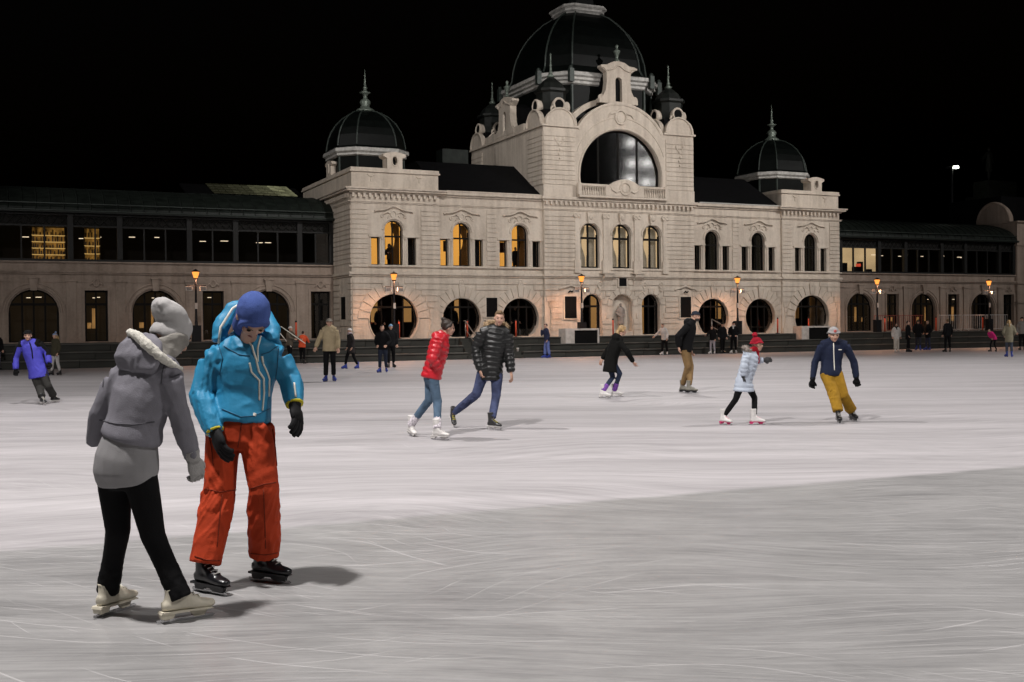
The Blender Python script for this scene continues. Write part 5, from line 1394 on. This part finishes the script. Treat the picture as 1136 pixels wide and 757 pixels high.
J, g = posed(430, 330, 4.453, dict(hd=(552, 105, -.05), nk=(540, 158, .0), sL=(464, 180, .0), sR=(592, 185, .0), eL=(436, 262, .04), wL=(458, 362, -.08), eR=(598, 280, .02), wR=(610, 372, -.06),
    hpL=(472, 372, .0), hpR=(540, 375, .0), kL=(440, 478, -.08), kR=(536, 488, -.1)), dict(L=(318, 640, 372, 660, .05), R=(494, 655, 575, 660, 0)))
person(J, 'bare headed man in black puffer coat with tan fur hood and jeans', dict(fwd=V3(.25, -.97, 0), face=V3(.08, -.99, .0), tilt=-.10, top=mat('black_puffer', (.007, .0075, .0075), .42, 0, .15, 6, .1, 40, .45), bottom=DENIM2, puffer=.080, pamp=.020,
    hem=.12, hemdrop=.8, bulk=.047, arm=.036, leg=(.096, .074, .066, .054), lfold=.011, skates=BWS, bk=1.05, hair='short', hairm=HAIRS, fur=FUR, collar=.35, vox=.012, pitchL=.5, beard=False, hnL=V3(.5, .2, 0), hnR=V3(-.5, .2, 0)), g)
J, g = posed(640, 330, 6.306, dict(hd=(318, 232, .05), nk=(292, 285, .0), sL=(262, 312, .16), sR=(296, 312, -.14), eL=(215, 370, .24), wL=(180, 432, .2), eR=(348, 375, -.2), wR=(394, 452, -.12),
    hpL=(228, 455, .08), hpR=(248, 460, -.08), kL=(250, 560, .05), kR=(300, 535, -.05)), dict(L=(160, 706, 222, 708, 0), R=(238, 698, 315, 698, 0)))
person(J, 'blond woman in long black coat leaning forward with one arm out', dict(fwd=V3(.80, .6, 0), face=V3(.80, .55, -.1), top=fab('black_wool', (.008, .008, .0075), .95, .4, 100, spec=.1), bottom=fab('navy_leggings', (.022, .032, .062)), hem=.22, hemdrop=.75, bulk=.04, arm=.022, flare=.02,
    leg=(.085, .062, .054, .044), lfold=.005, skates=FIGW, sock=mat('purple_sock', (.17, .06, .32), .9, 0, .3, 40), hair='pony', hairm=HAIRL, hood=1.0, vox=.013, k=.97, fold=.012, hunch=.03), g)
J, g = posed(640, 330, 6.306, dict(hd=(832, 132, .0), nk=(800, 180, .0), sL=(768, 205, .18), sR=(775, 205, -.18), eL=(770, 280, .24), wL=(798, 368, .16), eR=(706, 272, -.24), wR=(712, 345, -.2),
    hpL=(765, 365, .10), hpR=(752, 365, -.10), kL=(795, 488, .08), kR=(775, 485, -.08)), dict(L=(762, 672, 822, 672, 0), R=(718, 666, 790, 668, 0)))
person(J, 'bearded man in black jacket, navy cap and brown trousers gliding right', dict(fwd=V3(.97, .15, 0), face=V3(.85, -.45, -.05), top=BLK, bottom=fab('brown_cord', (.20, .125, .055), .9, .4, 110, .15), hem=.06, bulk=.045, arm=.030, leg=(.100, .080, .072, .056), lfold=.013,
    skates=GRYS, bk=1.1, hat='beanie', hatm=fab('navy_cap', (.018, .022, .034)), beard=True, hairm=HAIRB, collar=.5, hood=1.0, vox=.013, fold=.014), g)
GK = .84
J, g = posed(780, 340, 5.045, dict(hd=(302, 212, .0), nk=(275, 262, .0), sL=(262, 285, .12), sR=(240, 285, -.12), eL=(300, 305, .14), wL=(338, 300, .12), eR=(230, 340, -.17), wR=(226, 388, -.14),
    hpL=(240, 420, .07), hpR=(218, 420, -.07), kL=(288, 512, .05), kR=(182, 522, -.05)), dict(L=(262, 664, 340, 664, 0), R=(98, 662, 172, 668, 0.0)), GK)
person(J, 'girl in pale blue quilted coat with red pompom hat and pink trimmed skates', dict(fwd=V3(.95, .2, 0), face=V3(.93, .1, -.05), top=mat('ice_blue_puffer', (.42, .47, .55), .5, 0, .08, 6, .1, 40, .35), puffer=.085, pamp=.018, bottom=BLK, hem=.20, hemdrop=.85, bulk=.045, arm=.026, flare=.035, k=GK, hk=1.12,
    leg=(.080, .060, .054, .046), lfold=.004, skates=PINKS, bk=1.12, hat='beanie', pom=True, brow=.02, hatm=fab('red_knit', (.30, .008, .022), .95, .7, 60, .2), scarf=fab('red_scarf', (.34, .008, .018), .95, .6, 60, .2), scarftail=True, hairm=HAIRL, hair=None,
    glove=fab('charcoal_glove', (.05, .05, .052)), fur=mat('grey_fur', (.30, .26, .23), .95, 0, .4, 40), hood=.9, curl=.3, vox=.012, hdL=V3(1, .1, .02)), g)
J, g = posed(780, 340, 5.045, dict(hd=(732, 158, -.10), nk=(730, 200, .0), sL=(664, 222, .0), sR=(798, 222, .0), eL=(626, 315, .05), wL=(613, 412, -.02), eR=(846, 315, .06), wR=(858, 402, .0),
    hpL=(688, 372, .0), hpR=(742, 372, .0), kL=(730, 482, -.12), kR=(786, 498, -.10)), dict(L=(752, 652, 775, 664, 0), R=(822, 640, 872, 650, .0)))
person(J, 'man in navy zip sweater, grey beanie and mustard trousers leaning in a turn', dict(fwd=V3(.05, -1, 0), face=V3(.0, -.98, -.16), top=fab('navy_fleece', (.009, .014, .036), .85, .25, 90), bottom=fab('mustard_trousers', (.30, .165, .014), .85, .3, 90, .15), hem=.05, hemdrop=.4, bulk=.030, arm=.014,
    leg=(.108, .092, .086, .088), lfold=.013, lfreq=15, lbase=.6, seat=.004, waist=.06, skates=HOCKEY, bk=1.1, hat='beanie', brow=.03, hatm=fab('grey_beanie', (.30, .29, .29), .95, .5, 80), patch=mat('red_patch', (.50, .10, .09), .8), glove=BLK, curl=.9, hunch=.03, collar=.45, vox=.012, fold=.012), g)
NAVJ, NAVG = J, g
wrinkle(MATS['mustard_trousers'], 6., .022, .7); wrinkle(MATS['navy_fleece'], 6., .012, .6); wrinkle(DENIM, 8., .014, .6); wrinkle(DENIM2, 8., .018, .8); wrinkle(MATS['brown_cord'], 7., .018, .7); wrinkle(MATS['black_wool'], 6., .014, .6)
J, g = posed(0, 330, 5.82, dict(hd=(180, 246, -.08), nk=(192, 292, .0), sL=(128, 312, .0), sR=(256, 300, .0), eL=(100, 392, .02), wL=(102, 465, -.06), eR=(305, 352, .05), wR=(318, 422, -.05),
    hpL=(218, 482, .0), hpR=(270, 478, .0), kL=(252, 582, -.05), kR=(308, 572, -.05)), dict(L=(262, 694, 300, 698, 0), R=(330, 684, 368, 680, .0)))
person(J, 'man in purple and black winter jacket leaning into a curve at left', dict(fwd=V3(.2, -.98, 0), face=V3(.25, -.95, -.1), top=fab('purple_shell', (.062, .060, .42), .7, .2, 80), bottom=fab('charcoal_trousers', (.030, .029, .027)), hem=.14, hemdrop=.4, bulk=.055, arm=.030, flare=.02,
    leg=(.105, .088, .082, .082), lfold=.016, skates=(BLKP, TEETH, WHT, .075), hat='beanie', brow=.045, hatm=BLK, hairm=HAIRB, beard=False, glove=BLK, collar=.4, vox=.014, fold=.016), g)
PURJ, PURG = J, g

# ---- far skaters
def stand(px, fy, hy, fwd, label, o, stride=.12, lean=0., bend=0., arms='down', pos=None, H=None, lift=0.):
    """a whole figure from its feet and head heights; fwd = facing direction"""
    if pos is None:
        g = ground(px, fy)
        for _ in range(200):
            v = -(g.x-FX)*ST + (g.y-FY)*CT
            if v < ICE_V-.25: break
            g.y -= .1; g.x -= .1*ray(px, fy).x
        H = at(px, hy, g.y).z - .05
    else: g = Vector(pos)
    fwd = Vector(fwd); fwd.z = 0; fwd.normalize(); rt = fwd.cross(Vector((0, 0, 1)))
    # image-left / image-right naming
    sg = 1 if rt.x >= 0 else -1
    k = H/1.75; base = .073 if o.get('skates') else .0
    P = lambda x, f, z: g + rt*(x*sg*k) + fwd*(f*k) + Vector((0, 0, base+z*k))
    b = bend
    J = dict(hpL=P(-.09, -b*.25, .90), hpR=P(.09, -b*.25, .90), nk=P(0, b*.75+lean, 1.45-b*.28), hd=P(0, b*1.0+lean*1.15+.02, 1.615-b*.36), sL=P(-.18, b*.7+lean, 1.39-b*.25), sR=P(.18, b*.7+lean, 1.39-b*.25),
             kL=P(-.10, stride*.7+b*.1, .48), kR=P(.10, -stride*.25+b*.12, .48), aL=P(-.10-stride*.1, stride, .10), aR=P(.10+stride*.1, -stride, .10+lift), tL=fwd*.9-rt*sg*.35, tR=fwd*.9+rt*sg*.35)
    for s, x in (('L', -1), ('R', 1)):
        A = arms if isinstance(arms, str) else arms[0 if s == 'L' else 1]
        if A == 'down': e, w = (.24, -.05, 1.12), (.25, .05, .88)
        elif A == 'wide': e, w = (.30, -.02, 1.14), (.38, .08, .92)
        elif A == 'out': e, w = (.36, .02, 1.18), (.52, .10, 1.02)
        elif A == 'fwd': e, w = (.24, .18, 1.18), (.20, .42, 1.12)
        elif A == 'phone': e, w = (.24, .16, 1.14), (.10, .22, 1.42)
        elif A == 'back': e, w = (.26, -.16, 1.16), (.08, -.18, .98)
        else: e, w = (.28, -.06, 1.12), (.18, .14, .96)
        J['e'+s] = P(x*e[0], e[1]+b*.7+lean*.8, e[2]-b*.22); J['w'+s] = P(x*w[0], w[1]+b*.7+lean*.7, w[2]-b*.2)
    d = dict(fwd=fwd, face=fwd, k=k, vox=.02, det=0, bulk=.04, arm=.026, hem=.10, leg=(.095, .074, .066, .055), curl=.6)
    d.update(o)
    return person(J, label, d, g)
T = lambda n, c, **a: fab(n, c, **a)
GRP = 'skaters near the terrace steps'
CAMD, AWAY, LT, RT_ = (0, -1, 0), (0, 1, 0), (-1, 0, 0), (1, 0, 0)
tan = T('tan_fleece', (.36, .29, .18)); navy = T('navy_shell', (.018, .024, .055)); jean = T('blue_jeans', (.05, .075, .20)); dark = T('dark_coat', (.008, .008, .009), spec=.12); pale = T('pale_trousers', (.42, .40, .39))
grey = T('grey_shell', (.20, .185, .17)); whitec = T('white_coat', (.58, .55, .52)); olive = T('olive_jacket', (.045, .040, .024))
stand(62, 416.8, 370, (-.6, -.8, 0), 'woman in olive jacket with red armband and pale trousers near left arch', dict(top=olive, bottom=pale, skates=HOCKEY, hat='beanie', pom=True, hatm=T('blue_white_knit', (.20, .27, .42), var=.5, sc=40), hair='long', hairm=HAIRL, hem=.14, group=GRP))
stand(-3, 411, 369, (.6, -.8, 0), 'dark jacketed skater cut off by the left picture edge', dict(top=dark, bottom=T('grey_jeans', (.10, .10, .13)), skates=HOCKEY, hair='short', group=GRP))
stand(366, 423.5, 353.8, (.1, -1, 0), 'man in tan jacket and black trousers with blue skates', dict(top=tan, bottom=BLK, skates=BLUES, bk=1.1, hat='beanie', hatm=T('grey_wool', (.22, .20, .17)), vox=.014, det=1, collar=.4, hood=1.0, bulk=.05, curl=.4, leg=(.09, .075, .068, .062), group=GRP), .08, arms=('wide', 'down'))
stand(390, 409.5, 364.6, (-.75, -.5, 0), 'woman in long dark coat and white hat striding behind the tan jacket', dict(top=T('brown_black_coat', (.022, .018, .018)), bottom=BLK, skates=BLUES, hat='beanie', hatm=T('white_knit', (.55, .52, .50)), hem=.28, scarf=T('pale_pink_scarf', (.42, .34, .36)), group=GRP), .24, .05)
stand(425, 413.5, 361, (-.1, -1, 0), 'man in black jacket and dark jeans below the large left round doorway', dict(top=dark, bottom=T('ink_jeans', (.018, .024, .042)), skates=BLUES, hair='short', group=GRP, curl=.4), .08, .06, arms='pocket')
stand(434, 408, 360, (.2, -.95, 0), 'dark figure in pale blue cap half hidden behind the black jacketed man', dict(top=dark, bottom=BLK, skates=HOCKEY, hat='beanie', hatm=T('pale_blue_cap', (.16, .27, .40)), group=GRP))
ov = stand(335.6, 404, 367, (.15, 1, 0), 'worker in orange vest seen from behind beside the blue jacket', dict(top=T('orange_vest', (.62, .085, .03)), bottom=BLK, skates=HOCKEY, hair='short', bulk=.05, group=GRP), .05, .02, .12, 'fwd')
stand(321.5, 404.5, 362, (.8, -.4, 0), 'person in brown jacket and white hat holding long poles', dict(top=T('brown_jacket', (.10, .085, .065)), bottom=BLK, skates=HOCKEY, hat='beanie', hatm=MATS['white_knit'], group=GRP), .1, 0, .05, 'fwd')
stand(607, 397.3, 359.5, (-.9, -.35, 0), 'man in navy jacket and blue jeans looking at a phone, alone by the steps', dict(top=navy, bottom=T('bright_jeans', (.10, .14, .34)), skates=BLUES, bk=1.2, hair='short', leg=(.10, .088, .085, .085), group=GRP), .08, .05, 0, ('phone', 'down'))
stand(737.5, 394, 359.0, (-.55, -.8, 0), 'skater in white jacket and black trousers reaching one arm out', dict(top=whitec, bottom=BLK, skates=FIGW, hair='short', bulk=.055, group=GRP), .10, .12, .08, ('out', 'down'))
stand(790.6, 393, 361.7, (-.6, -.7, 0), 'child in black jacket and pale grey trousers by the handrail', dict(top=dark, bottom=T('lilac_grey_trousers', (.36, .34, .38)), skates=FIGW, hair='short', bulk=.05, group=GRP), .08, 0, .05, ('fwd', 'down'))
stand(801.5, 391.5, 358.5, (.2, -.9, 0), 'all black figure between the pale trousered child and the white scarf', dict(top=dark, bottom=BLK, skates=HOCKEY, hat='beanie', hatm=BLK, group=GRP))
stand(814, 391.5, 357.5, (-.3, -.9, 0), 'person in black coat with white scarf beside the lamp post', dict(top=dark, bottom=BLK, skates=FIGW, hat='beanie', hatm=BLK, scarf=MATS['white_knit'], scarftail=True, hem=.2, group=GRP), arms='pocket')
stand(994.5, 390.8, 359, (-.1, -1, 0), 'woman all in white with a dark scarf below the far wing', dict(top=whitec, bottom=T('white_trousers', (.52, .48, .43)), skates=FIGW, hair='long', scarf=BLK, scarftail=True, hem=.18, leg=(.1, .09, .09, .1), group=GRP), .16)
stand(1007.5, 390.8, 356.5, (.9, -.4, 0), 'person in long black coat next to the woman in white', dict(top=dark, bottom=BLK, skates=HOCKEY, hair='short', hem=.25, group=GRP), .06)
stand(1018.8, 388.8, 355, (.3, .9, 0), 'middle of the three dark figures below the far arch', dict(top=dark, bottom=T('slate_trousers', (.03, .032, .045)), skates=BLUES, hair='short', hem=.2, group=GRP), .08, arms='pocket')
stand(1029.5, 388.6, 355.8, (-.8, -.3, 0), 'dark figure with pale strap, rightmost of the three below the far arch', dict(top=dark, bottom=T('slate_jeans', (.03, .035, .06)), skates=BLUES, hair='short', hem=.22, group=GRP), .05, arms='pocket')
stand(1051.4, 390.8, 354.5, (-.2, 1, 0), 'man all in black standing apart before the pale barriers', dict(top=dark, bottom=BLK, skates=HOCKEY, hair='short', hairm=HAIRS, group=GRP), .06)
stand(1102, 390.6, 363.0, (-.75, -.4, 0), 'bent over skater in hot pink jacket and black leggings', dict(top=T('hot_pink', (.62, .025, .19)), bottom=BLK, skates=HOCKEY, hair='short', bulk=.055, leg=(.085, .065, .055, .045), group=GRP), .16, 0, .42, 'back')
stand(1119.6, 396.3, 355.3, (.25, .95, 0), 'woman in khaki coat with fur hood seen from behind', dict(top=T('khaki_coat', (.20, .18, .125)), bottom=T('blue_grey_jeans', (.055, .065, .09)), skates=BLUES, hair='long', hairm=HAIRL, hem=.26, scarf=T('cream_scarf', (.5, .46, .40)), group=GRP), .05, arms='pocket')
stand(1134, 388.5, 352, (-.4, -.9, 0), 'person in grey jacket at the right picture edge', dict(top=grey, bottom=BLK, skates=HOCKEY, hat='beanie', hatm=BLK, group=GRP), .08)
# ---- people inside the building
IN = 'people seen through the windows'
stand(0, 0, 0, (.9, -.3, 0), 'dark haired figure embracing in the leftmost amber window', dict(top=dark, bottom=BLK, hair='short', group=IN), 0, pos=loc(-13.95, 1.1, 4.545), H=1.66, arms='fwd')
stand(0, 0, 0, (-.9, .3, 0), 'pale dressed figure embracing in the leftmost amber window', dict(top=T('dim_beige', (.06, .045, .03)), bottom=BLK, hair='long', group=IN), 0, pos=loc(-13.52, 1.15, 4.545), H=1.60, arms='fwd')
stand(0, 0, 0, (.2, -.9, 0), 'single dark figure in the amber window nearest the tower', dict(top=dark, bottom=BLK, hair='short', group=IN), 0, pos=loc(-6.15, 1.0, 4.545), H=1.55)
for u, w in ((-14.15, 'large left round doorway'), (-9.95, 'round doorway with the handrail'), (-6.2, 'round doorway next to the tower')):
    stand(0, 0, 0, (.3, -.9, 0), 'shadowy figure inside the ' + w, dict(top=dark, bottom=BLK, hair='short', group=IN), 0, pos=loc(u, 1.0, STONE_Z), H=1.72)
# ---- statues
SK = dict(top=NM, bottom=NM, skin=NM, hairm=NM, hair='short', skirt=None, hem=.45, flare=.03, name='statue', cat='statue', vox=.022)
stand(0, 0, 0, (ST, -CT, 0), 'weathered stone figure standing in the arched niche of the tower', SK, 0, pos=loc(.03, -.02, 1.31), H=1.62, arms='pocket')
SB = dict(SK); SB.update(top=DK, bottom=DK, skin=DK, hairm=DK, k=1.4, vox=.04)
stand(0, 0, 0, (ST, -CT, 0), 'dark bronze statue with raised arm high above the corner pavilion', SB, .1, pos=loc(42.6, 12.0, 13.3), H=2.9, arms=('out', 'pocket'))
flush()

# ---- seams, zips and trims laid on the finished clothes
def find(root, nm):
    return [c for c in root.children if c.name.split('.')[0] == nm]
def surf_line(o, pix, r, m, name, root, back=.002, n=5):
    me = o.data; g = root.location
    bv = BVHTree.FromPolygons([v.co.copy() for v in me.vertices], [tuple(p.vertices) for p in me.polygons])
    pts = []
    for a, b in zip(pix[:-1], pix[1:]):
        for q in range(n): pts.append((a[0]+(b[0]-a[0])*q/n, a[1]+(b[1]-a[1])*q/n))
    pts.append(pix[-1]); out = []
    for p in pts:
        d = ray(*p).normalized(); h, nn, i, dist = bv.ray_cast(OCAM-g, d)
        if h is not None: out.append(h + nn*back)
    if len(out) > 1:
        mb = MB().tube(out, r, 6); o2 = mb.build(name, m, root, True); return o2
jk = find(m1, 'jacket')[0]
Zz = lambda l, ox, oy, s: [(ox+x/s, oy+y/s) for x, y in l]
for l, w in (([(322, 288), (355, 330), (375, 400), (388, 455), (412, 490), (413, 560), (405, 648)], .0065), ([(398, 282), (383, 340), (383, 408)], .0055), ([(342, 412), (352, 458), (390, 500), (390, 598)], .006), ([(408, 415), (425, 450), (440, 492), (437, 578)], .006), ([(404, 380), (408, 412)], .007), ([(562, 512), (570, 582)], .006), ([(368, 662), (365, 676)], .010)):
    surf_line(jk, Zz(l, 200, 310, 4.453), w, TEETH, 'zip', m1)
surf_line(jk, Zz([(455, 195), (470, 185), (480, 200), (470, 215), (458, 210)], 200, 310, 4.453), .003, TEETH, 'printed_emblem', m1)
hj = find(w1, 'jacket')[0]
SEAM = fab('grey_seam', (.07, .068, .078))
surf_line(hj, Zz([(215, 385), (235, 412), (300, 402), (400, 385), (490, 380)], 90, 320, 4.73), .003, SEAM, 'seam', w1)
surf_line(hj, Zz([(440, 390), (425, 450), (420, 500)], 90, 320, 4.73), .003, SEAM, 'seam', w1)
surf_line(hj, Zz([(140, 335), (122, 420), (116, 520)], 90, 320, 4.73), .0028, SEAM, 'seam', w1)
surf_line(hj, Zz([(95, 690), (180, 712), (280, 716), (385, 700)], 90, 320, 4.73), .003, SEAM, 'hem_seam', w1)
tr_ = find(m1, 'trousers')[0]; RSEAM = fab('rust_seam', (.16, .02, .006))
for l in ([(236, 60), (228, 110), (220, 160)], [(268, 318), (320, 300), (376, 292)], [(98, 318), (150, 330), (212, 322)], [(112, 120), (122, 180), (126, 230)], [(352, 90), (362, 160), (368, 230)], [(56, 575), (100, 590), (150, 592)], [(270, 565), (325, 570), (382, 560)], [(160, 340), (150, 430), (140, 540)], [(318, 320), (322, 430), (326, 545)]):
    surf_line(tr_, Zz(l, 200, 450, 3.44), .0032, RSEAM, 'seam', m1)
TSEAM = mat('blue_seam', (.010, .085, .16), .6)
for l in ([(150, 250), (185, 310), (210, 390), (195, 470)], [(470, 240), (485, 330), (480, 430), (470, 500)], [(205, 640), (300, 680), (365, 675), (440, 640)], [(215, 330), (290, 372), (345, 380)], [(400, 372), (440, 360), (480, 330)]):
    surf_line(jk, Zz(l, 200, 310, 4.453), .003, TSEAM, 'seam', m1)
for rt_ in [o for o in C.objects if o.parent is None and o.name.split('.')[0] == 'person']:
    lab = rt_.get('label', '')
    if lab.startswith('man in navy zip'):
        j = find(rt_, 'jacket')[0]
        surf_line(j, Zz([(730, 205), (732, 280), (735, 358)], 780, 340, 5.045), .008, TEETH, 'zip', rt_)
        surf_line(j, Zz([(757, 243), (775, 243)], 780, 340, 5.045), .008, TEETH, 'chest_logo', rt_, n=2)
    if lab.startswith('man in purple'):
        j = find(rt_, 'jacket')[0]
        surf_line(j, Zz([(192, 292), (205, 340), (212, 395)], 0, 330, 5.82), .014, BLK, 'zip_band', rt_)
        me = j.data; me.materials.append(BLK)
        sL, sR, nk = (PURJ[q]-PURG for q in ('sL', 'sR', 'nk')); eL, eR = PURJ['eL']-PURG, PURJ['eR']-PURG
        for p in me.polygons:
            c = p.center
            for s, e in ((sL, eL), (sR, eR)):
                d = e-s; t = max(0, min(1, (c-s).dot(d)/d.length_squared)); q = c-(s+d*t)
                out = (s-nk); out.z = 0; out.normalize()
                if (q.length < .14 and q.dot(out) > .012) or (c.z > nk.z-.10 and abs((c-nk).dot(out)) > .0 and (c-s).length < .12): p.material_index = 1
    if lab.startswith('woman in glossy red'):
        pass
    if lab.startswith('person in brown jacket and white'):
        pr_ = thing('long_pole', 'two crossed pale and orange poles held by the person in brown', 'pole', rt_.location)
        MB().tube([(-.35, -.2, 1.75), (.75, -.1, .95)], .02, 6).build('pale_pole', TEETH, pr_); MB().tube([(-.45, -.15, 1.5), (.1, -.1, .8)], .02, 6).build('pale_pole', TEETH, pr_)
    if lab.startswith('woman in olive'):
        pass
# small white cups left on the steps
for u, v, z, w in ((-13.9+1.0, -3.35, .348, 'below the striding woman'), (-8.1, -3.3, .348, 'right of the black puffer coat'), (-8.7, -2.75, .703, 'one step above the other beside the puffer coat')):
    b = thing('paper_cup', 'small white paper cup on the steps ' + w, 'cup', loc(u, v, z), TH, 'cups on the steps')
    MB().lathe([(.05, 0), (.065, .16), (.07, .165), (.06, .165)], (0, 0), 10).build('cup', mat('cup_paper', (.75, .73, .7), .7), b, True)
    MB().lathe([(.072, .166), (.072, .18), (.02, .185)], (0, 0), 10).build('lid', mat('cup_lid', (.8, .78, .75), .5), b, True)
